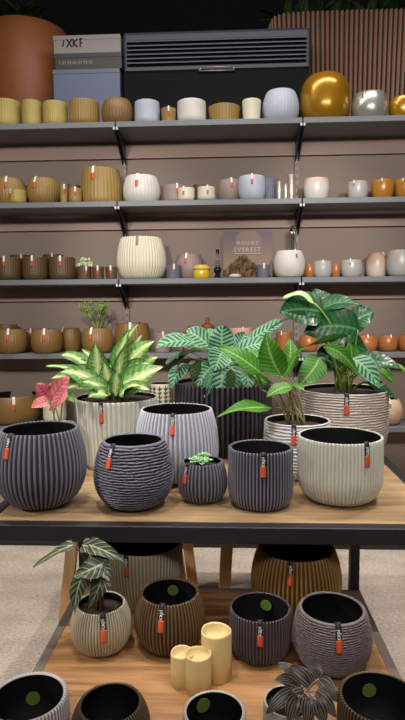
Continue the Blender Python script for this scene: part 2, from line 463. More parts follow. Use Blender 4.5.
def foliage(root, c, z_soil, leaves, mats, stem_mat, stem_r=.003, spread=.02, name='foliage', stems=True, stem_base=None):
    """leaves: (bx,by,tx,ty, dyb,dyt, width_px, arch, roll, shape, matindex[, nh])"""
    mb = MB(); sb = MB(); Y = c.y
    for k, lf in enumerate(leaves):
        bx, by, tx, ty, dyb, dyt, wpx, arch, roll, shape, mi = lf[:11]
        nh = lf[11] if len(lf) > 11 else (0, -.6, .8)
        p0 = at(bx, by, Y + dyb) - c; p1 = at(tx, ty, Y + dyt) - c
        leaf(mb, p0, p1, wpx * 1.14 * (Y + dyt) / FPX, arch, nh, roll + random.uniform(-.25, .25), .16, shape, .07, mi=mi)
        if stems:
            g = k * 2.4; b = Vector((spread * math.cos(g), spread * math.sin(g), z_soil))
            if stem_base is not None: b = b + Vector(stem_base)
            ctl = (b + p0) / 2 + Vector((0, 0, .35 * (p0 - b).length)) * (.6 if p0.z > z_soil else 1.6)
            ctl.x = b.x * .7 + p0.x * .3; ctl.y = b.y * .7 + p0.y * .3
            sb.tube(bez(b, ctl, p0), stem_r, stem_r * .7)
    mb.build(name, mats, root)
    if stems: sb.build('stems', stem_mat, root)

# ================================================================== SETTING
YF, YW = 3.78, 4.12        # shelf fronts, wall face
m = MB(); m.box((-4, -1, -.1), (4, 7, 0)); structure(m.build('floor', CARPET, smooth=False))
m = MB(); m.box((-4, YW, 0), (4, YW + .06, 2.60)); structure(m.build('wall_back', WALLM, smooth=False))
m = MB(); m.box((-4, 5.45, 0), (4, 5.55, 4.6)); structure(m.build('wall_far', DARKW, smooth=False))
m = MB(); m.box((-4, 3.20, 0), (4, YW, .13)); structure(m.build('trim_1', RAILM, smooth=False))
m = MB(); m.box((-4, 3.19, 0), (4, 3.2, .03)); structure(m.build('baseboard_back', METALD, smooth=False))
# sloped rail on the wall below each shelf, its lower lip standing proud of the wall
for i, y in enumerate((157, 228.5, 300, 368.5)):
    zb = at(202, y, YW - .03).z
    m = MB(); m.prism([(YW - .001, LV[i] - .05), (YW - .030, zb + .006), (YW - .030, zb), (YW - .001, zb)], -4, 4)
    structure(m.build('trim_%d' % (i + 2), RAILM, smooth=False))

def slotted(x0):
    k = NT('slotted steel'); sp = k.n('ShaderNodeSeparateXYZ'); k.l(k.obj(), sp.inputs[0])
    fz = k.math('FRACT', k.math('MULTIPLY', sp.outputs[2], 20.0)); dx = k.math('ABSOLUTE', k.math('SUBTRACT', k.math('ABSOLUTE', k.math('SUBTRACT', sp.outputs[0], x0)), .005))
    f = k.math('MULTIPLY', k.math('LESS_THAN', dx, .0022), k.math('LESS_THAN', fz, .55))
    k.l(k.mix(f, lin((138, 120, 112)), lin((20, 18, 18))), k.b.inputs['Base Color']); k.b.inputs['Roughness'].default_value = .5; return k.m
BAYS = [(-1.95, -.735), (-.735, .492), (.492, 1.71)]
WHERE = ['left', 'middle', 'right']
HOLD = ['topmost', 'second highest', 'third highest', 'fourth highest', 'lowest']
# slotted uprights
m = MB(); 
up0 = None
for k, x in enumerate((-.735, .492)):
    m = MB(); m.box((x - .013, YW - .034, .131), (x + .013, YW - .0305, 2.59))
    m.box((x - .013, YW - .034, .131), (x - .009, YW - .002, .55)); m.box((x + .009, YW - .034, .131), (x + .013, YW - .002, .55))
    u = thing('slotted_upright', 'taupe slotted wall upright between the %s' % ('left and middle shelf bays' if k == 0 else 'middle and right shelf bays'), 'upright', (0, 0, 0), 'slotted shelf uprights')
    m.build('channel', slotted(x), u, smooth=False)
for lv, z in enumerate(LV):
    back = YW - .036 if lv else 5.2
    for b, (x0, x1) in enumerate(BAYS):
        t = thing('shelf_board', '%s grey shelf board of the %s bay' % (HOLD[lv], WHERE[b]), 'shelf', ((x0 + x1) / 2, YF, z), 'grey shelf boards')
        hx = (x1 - x0) / 2 - .004
        m = MB(); m.box((-hx, 0, -.036), (hx, back - YF, 0)); m.build('board', SHELFM, t, smooth=False, bevel=.003)
        for s in (-1, 1):
            bx = s * (hx - .006)
            m = MB(); m.prism([(.012, -.036), (.02, -.055), (.10, -.085), (YW - .036 - YF, -.20), (YW - .036 - YF, -.036)], bx - .004, bx + .004)
            br = m.build('bracket', METALD, t, smooth=False)
            m = MB(); m.box((bx - .006, -.004, -.052), (bx + .006, .014, -.036)); m.build('bracket_cap', OFFW, br, smooth=False)

# ================================================================== TABLES
TX0, TX1, TY0, TY1, TZ = -.77, .692, 1.615, 2.82, .75
t = thing('display_table', 'upper oak display table with black steel frame holding the big ribbed pots', 'table', (0, TY0, 0))
m = MB(); m.box((TX0 + .042, .040, TZ - .03), (TX1 - .042, TY1 - TY0 - .042, TZ)); m.build('tabletop', WOODT, t, smooth=False)
m = MB()
D = TY1 - TY0
m.box((TX0, 0, TZ - .052), (TX1, .0395, TZ - .001)); m.box((TX0, D - .0395, TZ - .052), (TX1, D, TZ - .001))
m.box((TX0, .0395, TZ - .052), (TX0 + .0415, D - .0395, TZ - .001)); m.box((TX1 - .0415, .0395, TZ - .052), (TX1, D - .0395, TZ - .001))
m.box((TX0 + .0415, .30, TZ - .07), (TX1 - .0415, .35, TZ - .031)); m.box((TX0 + .0415, .85, TZ - .07), (TX1 - .0415, .9, TZ - .031))
m.build('frame', METALD, t, smooth=False, bevel=.003)
for lx in (.4315, -.5435 + .002):
    for ly in (1.934, 2.48):
        m = MB(); m.box((lx, ly - TY0, 0), (lx + .032, ly - TY0 + .032, TZ - .069)); m.build('leg', METALD, t, smooth=False)
LX0, LX1, LY0, LY1, LZ = -.5435, .465, .95, 1.931, .40
t = thing('low_display_table', 'low warm oak display table with grey steel frame in front', 'table', (0, LY0, 0))
m = MB(); m.box((LX0 + .029, .029, LZ - .025), (LX1 - .029, LY1 - LY0 - .029, LZ)); m.build('tabletop', WOODL, t, smooth=False)
m = MB(); D = LY1 - LY0; q = .0285
m.box((LX0, 0, LZ - .04), (LX1, q, LZ)); m.box((LX0, D - q, LZ - .04), (LX1, D, LZ))
m.box((LX0, q, LZ - .04), (LX0 + q, D - q, LZ)); m.box((LX1 - q, q, LZ - .04), (LX1, D - q, LZ)); m.build('frame', FRAMEG, t, smooth=False, bevel=.002)
for lx in (LX0, LX1 - .03):
    for ly in (0, D - .03):
        m = MB(); m.box((lx, ly, 0), (lx + .03, ly + .03, LZ - .041)); m.build('leg', FRAMEG, t, smooth=False)
# wooden stands with splayed legs, seen under the table
def stand(label, xl, xr, yl, Y, splay=.075):
    zt = .62; c = (at((xl + xr) / 2, 560, Y)); c = Vector((c.x, Y, 0))
    t = thing('wooden_stand', label, 'stand', c, 'wooden stands behind the low table')
    ax, bx = at(xl, yl, Y).x - c.x, at(xr, yl, Y).x - c.x
    for s, x in ((-1, ax), (1, bx)):
        for dy in (-.0, .36):
            m = MB(); top = Vector((x - s * .0, dy, zt)); foot = Vector((x + s * splay, dy, 0.0))
            m.beam(foot, top, .042, .03); m.build('leg', WOODLEG, t, smooth=False)
        m = MB(); m.box((x - .02 + s * .02, .02, .50), (x + .0 + s * .02, .34, .54)); m.build('side_rail', WOODLEG, t, smooth=False)
    m = MB(); m.box((ax - .03, -.03, zt), (bx + .03, .40, zt + .025)); m.build('stand_top', WOODLEG, t, smooth=False)
    return t
stand('pale wooden stand with splayed legs under the table, the left one', 76, 172, 545, 2.06)
stand('pale wooden stand with splayed legs under the table, the right one', 229, 318, 545, 2.06, .035)

# ================================================================== POTS ON THE UPPER TABLE
G = None
table_pot('ribbed_ball_planter', 'large anthracite ball planter with vertical ribs, leftmost on the upper table', 'planter', 41, 512, 428.5, 90, TZ, prof_ball(.36, .84, .50), BLACK, ('v', 55, .026), 12, 1, wall=.07)
table_pot('rippled_ball_planter', 'anthracite ball planter with wavy horizontal ripples', 'planter', 134, 512.5, 440, 79, TZ, prof_ball(.38, .78, .48), BLACK, ('h', 24, .035), 112, .95, wall=.08)
table_pot('ribbed_ball_planter', 'pale grey ball planter with vertical ribs behind the dark rippled one', 'planter', 177, 486, 409, 84, TZ, prof_ball(.5, .84, .45), LAV, ('v', 58, .022), 173, .95, wall=.05)
r, c, R, Hh = table_pot('potted_succulent', 'small anthracite ribbed ball pot with a green rosette succulent in it', 'potted plant', 202.5, 505, 461, 50, TZ, prof_ball(.55, .82, .48), BLACK, ('v', 38, .034), 187, .85, soil=.84, wall=.08)
def rosette(root, off, z, n, r, mat, name='rosette', tilt=.6):
    mb = MB()
    for k in range(n):
        g = k * 2.399; q = (k / n) ** .7; el = 1.35 - 1.0 * q
        d = Vector((math.cos(g) * math.cos(el), math.sin(g) * math.cos(el), math.sin(el)))
        L = r * (.45 + .6 * q); p0 = Vector((off[0], off[1], z)) + d * r * .08
        leaf(mb, p0, p0 + d * L, L * .5, .08, (0, 0, 1) if el < 1 else (math.cos(g), math.sin(g), .3), 0, .5, 'oval', 0, 6, 2)
    o = mb.build(name, mat, root); sd = o.modifiers.new('thick', 'SOLIDIFY'); sd.thickness = r * .07; return o
rosette(r, (-.008, -.02), Hh * .93, 24, .046, SUCC)
rosette(r, (.004, .012), Hh * 1.07, 14, .026, SUCC)
table_pot('ribbed_cup_planter', 'anthracite straight sided planter with fine vertical ribs on the upper table', 'planter', 260.5, 513, 447, 65, TZ, prof_cup(.72, .98, .3), BLACK, ('v', 58, .024), 263, 1, wall=.09)
table_pot('ribbed_cup_planter', 'pale sage straight sided planter with fine ribs, front right of the upper table', 'planter', 339.5, 508, 435.5, 84, TZ, prof_cup(.58, .985, .42), MINT, ('v', 72, .017), 364, 1, wall=.06)

# mid plant in the silver rippled pot
r, c, R, Hh = table_pot('potted_green_plant', 'bright green long leaved plant in a silver rippled pot behind the sage planter', 'potted plant', 297, 481.5, 420, 66, TZ, prof_cup(.75, .98, .25), SILV, ('h', 17, .03), 294, 1, soil=.88, wall=.07)
foliage(r, c, Hh * .88, [
    (273, 408, 217, 414, -.08, -.14, 23, .06, .2, 'lance', 0),
    (262, 374, 219, 346, -.05, -.10, 21, .18, .1, 'lance', 0, (0, -.7, .7)),
    (281, 376, 266, 333, .0, -.04, 25, .0, .0, 'lance', 0, (0, -.95, .3)),
    (284, 378, 304, 346, .04, .02, 19, .12, -.5, 'lance', 0),
    (291, 387, 266, 397, -.06, -.12, 15, .25, .3, 'ovate', 0),
    (268, 384, 232, 364, .02, -.04, 15, .15, .2, 'lance', 0, (0, -.7, .7)),
    (288, 388, 304, 390, .0, -.05, 12, .3, -.3, 'ovate', 0),
    (276, 372, 240, 352, .06, .05, 16, .25, .2, 'lance', 0),
    (286, 372, 290, 338, .08, .10, 16, .05, -.2, 'lance', 0, (0, -.9, .4)),
    (262, 390, 256, 377, -.02, -.08, 10, .3, -.3, 'lance', 0)],
    L_MID, STEMB, .0042, .035)

# big plant in the pale rippled pot
r, c, R, Hh = table_pot('potted_broad_leaf_plant', 'tall plant with broad deep green leaves in a large pale rippled pot', 'potted plant', 343, 462, 389, 87, TZ, prof_cup(.74, .99, .55), STONE, ('h', 26, .02), 346, 1.15, soil=.94, wall=.05)
foliage(r, c, Hh * .94, [
    (314, 303, 283, 297, -.1, -.14, 13, .35, .2, 'ovate', 1),
    (322, 312, 280, 312, -.06, -.12, 34, .12, .1, 'ovate', 0, (0, -.85, .5)),
    (322, 316, 316, 288, .03, .06, 28, .0, -.2, 'ovate', 0, (0, -.9, .45)),
    (317, 312, 362, 305, .0, -.06, 22, .22, .0, 'ovate', 0, (0, -.6, .8)),
    (345, 326, 374, 311, .05, .05, 25, .1, -.1, 'ovate', 0, (0, -.85, .5)),
    (358, 330, 304, 333, -.05, -.08, 33, .12, .0, 'ovate', 0, (0, -.9, .3)),
    (349, 336, 303, 347, -.12, -.14, 9, .12, 1.2, 'lance', 2),
    (324, 347, 359, 377, -.12, -.18, 12, .25, .9, 'lance', 2, (0, -.5, .9)),
    (320, 358, 299, 386, -.12, -.16, 23, .1, .0, 'ovate', 2, (-.2, -.95, .3)),
    (352, 358, 381, 389, -.12, -.18, 21, .15, .0, 'ovate', 3, (.2, -.9, .4)),
    (357, 366, 400, 368, -.04, -.10, 22, .25, -.1, 'ovate', 0, (0, -.6, .8)),
    (372, 368, 394, 382, .0, -.03, 17, .3, -.3, 'ovate', 2, (.1, -.6, .8)),
    (380, 364, 408, 372, .02, .0, 12, .2, -.2, 'lance', 2),
    (366, 382, 398, 400, -.05, -.12, 11, .2, .2, 'lance', 0),
    (352, 362, 351, 343, -.10, -.12, 13, .1, .0, 'oval', 2, (0, -.95, .3)),
    (305, 318, 268, 328, .02, .0, 9, .2, .3, 'lance', 0),
    (335, 350, 318, 372, .05, .04, 20, .1, 0, 'ovate', 0, (0, -.95, .3)),
    (345, 345, 368, 352, .06, .08, 20, .1, 0, 'ovate', 0, (0, -.9, .4)),
    (338, 352, 342, 378, .02, -.02, 18, .1, 0, 'lance', 0, (0, -.95, .3))],
    [L_BIG, L_PALE, L_MID, L_CAL], STEMG, .0055, .035)

# aglaonema in the sage fluted planter
r, c, R, Hh = table_pot('potted_variegated_plant', 'cream and green variegated plant in a pale sage fluted planter', 'potted plant', 117.5, 472, 397, 81, TZ, prof_cone(.88, 1.0), MINT, ('v', 52, .015), 103, 1.1, soil=.95, wall=.04)
foliage(r, c, Hh * .95, [
    (90, 370, 60, 354, -.02, -.04, 16, .2, .2, 'lance', 0),
    (97, 376, 95, 344, -.04, -.05, 19, .02, .1, 'lance', 0, (0, -.95, .3)),
    (108, 372, 138, 321, .02, .02, 17, .05, -.9, 'lance', 0, (0, -.9, .4)),
    (119, 376, 128, 330, .0, .0, 18, .0, -.1, 'lance', 0, (0, -.95, .3)),
    (123, 368, 154, 340, .02, .03, 23, .1, -.3, 'lance', 0, (0, -.85, .5)),
    (117, 390, 164, 366, -.06, -.08, 27, .15, -.1, 'lance', 0, (0, -.75, .65)),
    (116, 385, 150, 362, -.01, -.02, 22, .15, .1, 'lance', 0, (0, -.75, .65)),
    (107, 393, 60, 371, -.05, -.08, 22, .25, .1, 'lance', 0, (0, -.75, .65)),
    (106, 385, 72, 360, -.01, -.03, 18, .2, .2, 'lance', 0, (0, -.75, .65)),
    (110, 395, 82, 381, -.10, -.15, 17, .25, .2, 'lance', 0, (0, -.75, .65)),
    (112, 393, 104, 362, -.06, -.08, 17, .05, .0, 'lance', 0, (0, -.95, .3)),
    (100, 388, 46, 364, .02, .0, 16, .2, .3, 'lance', 0),
    (96, 388, 50, 378, -.02, -.06, 14, .3, -.2, 'lance', 0),
    (120, 396, 140, 385, -.10, -.15, 19, .3, -.2, 'lance', 0, (0, -.75, .65)),
    (114, 390, 122, 352, .04, .06, 18, .05, -.1, 'lance', 0, (0, -.95, .3)),
    (113, 384, 82, 348, .05, .06, 15, .1, .3, 'lance', 0, (0, -.8, .6)),
    (116, 396, 118, 372, -.08, -.1, 15, .1, .0, 'lance', 0, (0, -.95, .3)),
    (108, 396, 88, 397, -.12, -.17, 15, .35, .2, 'lance', 0, (0, -.8, .6)),
    (122, 395, 150, 390, -.10, -.15, 16, .3, -.2, 'lance', 0, (0, -.8, .6)),
    (126, 380, 158, 356, .02, .04, 18, .15, -.2, 'lance', 0, (0, -.8, .6)),
    (100, 392, 66, 388, -.05, -.10, 17, .3, .2, 'lance', 0, (0, -.75, .65)),
    (118, 378, 141, 334, .05, .06, 15, .05, -.2, 'lance', 0, (0, -.9, .4))],
    L_AGLA, STEMG, .0045, .03)

# zebra leaf plant in the black fluted planter
r, c, R, Hh = table_pot('potted_zebra_plant', 'plant with silver striped zebra leaves in a big black fluted planter', 'potted plant', 223, 466, 382, 97, TZ, prof_cup(.78, .98, .5), BLACK2, ('v', 60, .026), None, 1, soil=.95, wall=.04, Y=2.565)
foliage(r, c, Hh * .95, [
    (196, 343, 154, 348, -.12, -.18, 20, .15, .1, 'oval', 0, (0, -.75, .65)),
    (213, 350, 186, 330, -.02, -.03, 19, .15, .1, 'oval', 0, (0, -.75, .65)),
    (224, 355, 223, 325, -.10, -.12, 25, .02, .0, 'oval', 0, (0, -.95, .3)),
    (250, 340, 283, 320, .02, .02, 14, .1, -.3, 'oval', 0, (0, -.8, .6)),
    (235, 352, 246, 333, .0, .0, 18, .1, .0, 'oval', 0, (0, -.9, .4)),
    (236, 352, 270, 343, -.04, -.06, 17, .25, -.1, 'oval', 0, (0, -.7, .7)),
    (192, 358, 165, 363, -.10, -.16, 15, .3, .2, 'oval', 0),
    (188, 364, 170, 389, -.10, -.17, 16, .2, .0, 'oval', 0, (-.2, -.9, .4)),
    (216, 364, 197, 386, -.12, -.17, 17, .2, .0, 'oval', 0, (0, -.9, .4)),
    (222, 362, 220, 400, -.14, -.19, 24, .1, .0, 'oval', 0, (0, -.95, .25)),
    (224, 350, 215, 371, -.14, -.18, 22, .2, .0, 'oval', 0, (0, -.9, .4)),
    (216, 356, 178, 354, -.12, -.15, 13, .25, .7, 'oval', 1),
    (244, 364, 248, 390, -.10, -.15, 15, .15, .0, 'oval', 0, (0, -.95, .25)),
    (232, 360, 238, 388, -.12, -.16, 15, .15, .0, 'oval', 0, (0, -.95, .25)),
    (205, 350, 165, 336, .02, .0, 15, .2, .1, 'oval', 0, (0, -.75, .65)),
    (240, 358, 262, 362, -.08, -.12, 15, .25, .0, 'oval', 0, (0, -.8, .6)),
    (205, 362, 186, 372, -.08, -.12, 14, .25, .3, 'oval', 1),
    (230, 368, 236, 404, -.15, -.18, 13, .1, .3, 'oval', 0, (0, -.95, .25)),
    (212, 345, 208, 328, .06, .08, 16, .05, .0, 'oval', 0, (0, -.9, .4)),
    (200, 360, 192, 382, -.14, -.16, 12, .1, .6, 'oval', 1, (0, -.95, .25)),
    (212, 372, 205, 398, -.17, -.21, 14, .15, .5, 'oval', 0, (-.2, -.95, .2)),
    (232, 370, 229, 396, -.17, -.21, 13, .15, -.4, 'oval', 1, (.2, -.95, .2)),
    (190, 352, 176, 370, -.12, -.17, 12, .3, .7, 'oval', 1, (0, -.8, .6)),
    (246, 354, 268, 356, -.06, -.10, 13, .3, -.4, 'oval', 1)],
    [L_CAL, L_DARK], STEMB, .003, .04)

# pink leaves in a small beige pot behind the big black ball
r, c, R, Hh = table_pot('potted_pink_plant', 'pink leaved plant in a small beige pot behind the leftmost black ball', 'potted plant', 58, 474, 424, 34, TZ, prof_cone(.82, 1), CREAM, None, None, 1, soil=.9)
foliage(r, c, Hh * .9, [
    (50, 399, 37, 384, -.02, -.05, 17, .1, .2, 'ovate', 0, (0, -.9, .4)),
    (50, 402, 69, 377, -.03, -.05, 18, .05, -.2, 'ovate', 0, (0, -.9, .4)),
    (48, 401, 31, 408, -.05, -.09, 12, .2, .2, 'ovate', 0, (0, -.85, .5)),
    (66, 388, 49, 411, -.06, -.10, 11, .1, .2, 'lance', 0, (.2, -.9, .4)),
    (56, 398, 52, 382, -.01, -.02, 16, .0, .0, 'ovate', 0, (0, -.95, .3)),
    (64, 396, 74, 402, .0, -.04, 9, .2, .0, 'lance', 1)],
    [L_PINK, L_MID], STEMG, .0028, .015)

# ================================================================== POTS ON THE LOW TABLE
r, c, R, Hh = table_pot('potted_alocasia', 'dark arrow leaved plant in a beige green ribbed ball pot on the low table', 'potted plant', 101.5, 658, 603, 61, LZ, prof_ball(.48, .80, .5), IVORYG, ('v', 62, .024), 103, .95, soil=.80, wall=.08)
foliage(r, c, Hh * .8, [
    (73, 545, 32, 567, -.02, -.06, 13, .12, .2, 'arrow', 0, (0, -.7, .7)),
    (89, 545, 125, 562, -.03, -.07, 17, .12, -.2, 'arrow', 0, (0, -.7, .7)),
    (104, 563, 72, 577, -.06, -.10, 24, .1, .1, 'arrow', 0, (0, -.75, .65)),
    (81, 579, 74, 615, -.08, -.11, 17, .1, .2, 'arrow', 0, (-.2, -.9, .4)),
    (102, 577, 88, 609, -.05, -.09, 18, .1, .0, 'arrow', 0, (0, -.9, .4)),
    (98, 560, 112, 578, -.05, -.08, 16, .1, -.3, 'arrow', 0, (0, -.75, .65)),
    (82, 545, 104, 556, .0, -.02, 15, .1, 0, 'arrow', 0, (0, -.75, .65))],
    L_ALO, STEMK, .0035, .012)
table_pot('ribbed_cup_planter', 'tall beige green ribbed planter standing behind the arrow leaved plant', 'planter', 145, 610, 541, 76, LZ, prof_cup(.5, 1.0, .95), IVORYG, ('v', 66, .02), 128, .9, wall=.06, Y=1.82)
table_pot('ribbed_ball_planter', 'bronze brown ribbed ball planter with a green sticker, behind the candles', 'planter', 170, 657.5, 592, 71, LZ, prof_ball(.48, .82, .5), BRONZE, ('v', 58, .024), 162, .9, sticker=(173, 590), wall=.08)
table_pot('ribbed_cup_planter', 'dark plum grey ribbed cup planter right of the candles', 'planter', 260, 667, 607, 62, LZ, prof_cup(.62, .98, .42), PLUM, ('v', 58, .022), 260, .9, sticker=(266, 605), wall=.08)
table_pot('rippled_ball_planter', 'taupe grey rippled ball planter at the right of the low table', 'planter', 331.5, 678, 608, 78, LZ, prof_ball(.46, .84, .48), TAUPE, ('h', 27, .03), 338, .9, wall=.09)
table_pot('ribbed_ball_planter', 'large golden brown ribbed ball planter by the back right leg', 'planter', 296, 612, 547, 90, LZ, prof_ball(.5, .84, .45), GOLDB, ('v', 64, .022), 291, .9, wall=.07, Y=1.81)
table_pot('ribbed_cup_planter', 'pinkish white ribbed planter cut off at the lower left corner', 'planter', 29, 764, 697, 81, LZ, prof_cup(.7, .97, .35), PINKW, ('v', 66, .022), 10, .9, sticker=(33, 698), wall=.12)
table_pot('ribbed_ball_planter', 'dark bronze ribbed ball planter at the bottom edge left of centre', 'planter', 111, 772, 703, 80, LZ, prof_ball(.5, .80, .5), DKBRONZE, ('v', 66, .024), 108, .9, wall=.09)
table_pot('ribbed_cup_planter', 'white ribbed planter at the bottom edge in front of the candles', 'planter', 214.5, 772, 711, 64, LZ, prof_cup(.7, .98, .35), WHITEP, ('v', 60, .024), None, .9, sticker=(203, 705), wall=.11)
table_pot('ribbed_cup_planter', 'dark bronze ribbed planter with a green sticker at the lower right corner', 'planter', 380, 768, 697, 85, LZ, prof_cup(.7, .97, .4), DKBRONZE, ('v', 66, .022), 377, .9, sticker=(369, 690), wall=.09)
r, c, R, Hh = table_pot('potted_peperomia', 'grey brown striped leaf plant in a cream pot at the bottom edge', 'potted plant', 288.5, 750, 701, 51, LZ, prof_cup(.7, .98, .35), OFFW, ('v', 44, .02), None, .9, soil=.8, wall=.1)
foliage(r, c, Hh * .8, [
    (300, 682, 278, 662, .02, .04, 12, .1, .2, 'ovate', 0, (0, -.75, .65)),
    (312, 686, 290, 666, .0, .02, 13, .1, .1, 'ovate', 0, (0, -.75, .65)),
    (318, 680, 304, 668, .02, .04, 12, .1, -.2, 'ovate', 0, (0, -.75, .65)),
    (300, 687, 275, 680, -.02, -.03, 13, .2, .1, 'ovate', 0, (0, -.7, .7)),
    (293, 691, 266, 714, -.05, -.08, 14, .2, .2, 'ovate', 0, (-.1, -.8, .6)),
    (298, 697, 289, 724, -.07, -.10, 18, .2, .0, 'ovate', 0, (0, -.9, .4)),
    (309, 697, 307, 726, -.07, -.10, 16, .2, .0, 'ovate', 0, (0, -.9, .4)),
    (316, 691, 337, 718, -.05, -.08, 15, .2, -.1, 'ovate', 0, (.1, -.8, .6)),
    (319, 679, 337, 702, -.01, -.04, 14, .2, -.1, 'ovate', 0, (.1, -.75, .65)),
    (314, 678, 320, 664, .03, .05, 11, .1, .0, 'ovate', 0, (0, -.8, .6)),
    (304, 692, 284, 703, -.04, -.06, 14, .2, .1, 'ovate', 0, (0, -.8, .6)),
    (316, 700, 326, 726, -.08, -.10, 15, .2, .0, 'ovate', 0, (0, -.9, .4))],
    L_PEP, matte('pinkish stem', (186, 146, 138), .5), .0028, .012, stem_base=(.02, .0, 0))

# candles
def candle(label, cx, yb, yt, w, dy=0):
    p = atz(cx, yb, LZ); R = w / 2 * depth((p.x, p.y, LZ + .08)) / FPX; c = Vector((p.x, p.y + R + dy, LZ)); Hh = at(cx, yt, c.y).z - LZ
    c.x = at(cx, (yb + yt) / 2, c.y).x
    root = thing('pillar_candle', label, 'candle', c, 'ivory pillar candles')
    mb = MB(); n = 48; vs = []; fs = []
    rows = [(0, .97), (.004, 1.0), (.5, 1.0), (.97, 1.0), (1.0, .985), (1.0, .90), (.95, .87), (.84, .84), (.80, .6), (.79, .05)]
    pa = random.uniform(0, 6)
    for i, (t_, r_) in enumerate(rows):
        for j in range(n):
            g = 2 * PI * j / n; wv = (.0014 * math.sin(2 * g + pa)) if 3 <= i <= 5 else 0
            vs.append((R * r_ * math.cos(g), R * r_ * math.sin(g), Hh * t_ + wv))
    for i in range(len(rows) - 1):
        for j in range(n): k = (j + 1) % n; fs.append((i*n+j, i*n+k, (i+1)*n+k, (i+1)*n+j))
    fs += [tuple(range(n))[::-1], tuple(range(len(vs) - n, len(vs)))]; mb.add(vs, fs); mb.build('wax_body', WAX, root)
candle('short ivory pillar candle, left of the cluster of three', 182.5, 691, 652, 24)
candle('middle height ivory pillar candle in front of the cluster of three', 198.5, 694.5, 653, 27, -.012)
candle('tallest ivory pillar candle, right of the cluster of three', 216.5, 686, 630, 31)

# ================================================================== SHELF GOODS
RB = ('v', 34, .006)
# --- top shelf
cone = prof_cone(.86, 1); cup = prof_cup(.72, .98, .3); bl = prof_ball(.55, .78, .5)
for x0, x1, yt, Y, f, mt, tg, lb in [
    (-8, 20, 98, 3.90, cup, LIME, None, 'lime mustard pot at the far left of the topmost shelf'),
    (22, 41, 99, 3.88, cup, LIME, None, 'small lime mustard pot second from left on the topmost shelf'),
    (43, 67, 100, 3.89, cup, LIME, None, 'lime mustard pot third from left on the topmost shelf'),
    (68.5, 99, 98, 3.90, cup, MUSTARD, None, 'wide mustard pot fourth from left on the topmost shelf'),
    (101, 133, 97, 3.91, bl, OCHRE, None, 'brownish mustard pot above the left shelf joint on the topmost shelf'),
    (134.5, 159.5, 99, 3.89, cup, BLUEW, None, 'bluish white pot left of the small tagged one on the topmost shelf'),
    (161, 176, 107, 3.86, cone, MUSTARD, 168.5, 'tiny mustard pot with an orange tag on the topmost shelf'),
    (177, 206, 98, 3.90, cup, OFFW, None, 'pale white pot right of the tiny tagged one on the topmost shelf'),
    (208, 240.5, 103, 3.91, cone, MUSTARD, None, 'squat mustard pot below the middle of the black appliance'),
    (242, 261, 98, 3.88, cone, CREAM, None, 'cream cup between mustard pot and bluish ball on the topmost shelf'),
    (262.5, 299, 88, 3.92, bl, BLUEW, None, 'large bluish white ball pot at the right shelf joint on top')]:
    shelf_pot('shelf_pot', lb, 'pot', x0, x1, yt, 0, Y, f, mt, tg, 'small pots on the topmost shelf', RB)
shelf_pot('gold_vase', 'big glossy gold ball vase on the topmost shelf', 'vase', 300.5, 350, 71.5, 0, 3.95, prof_ball(.6, .72, .42, 2, 4), GOLD, None)
shelf_pot('silver_pot', 'silver ball pot right of the big gold vase', 'pot', 351.5, 388, 90, 0, 3.92, prof_ball(.6, .84, .5), SILVERM, 364, strap=GOLD, leather=GOLD, tscale=.6)
shelf_pot('gold_pot', 'gold pot at the right edge of the topmost shelf', 'pot', 389.5, 416, 95, 0, 3.90, prof_ball(.6, .9, .6), GOLD, None)
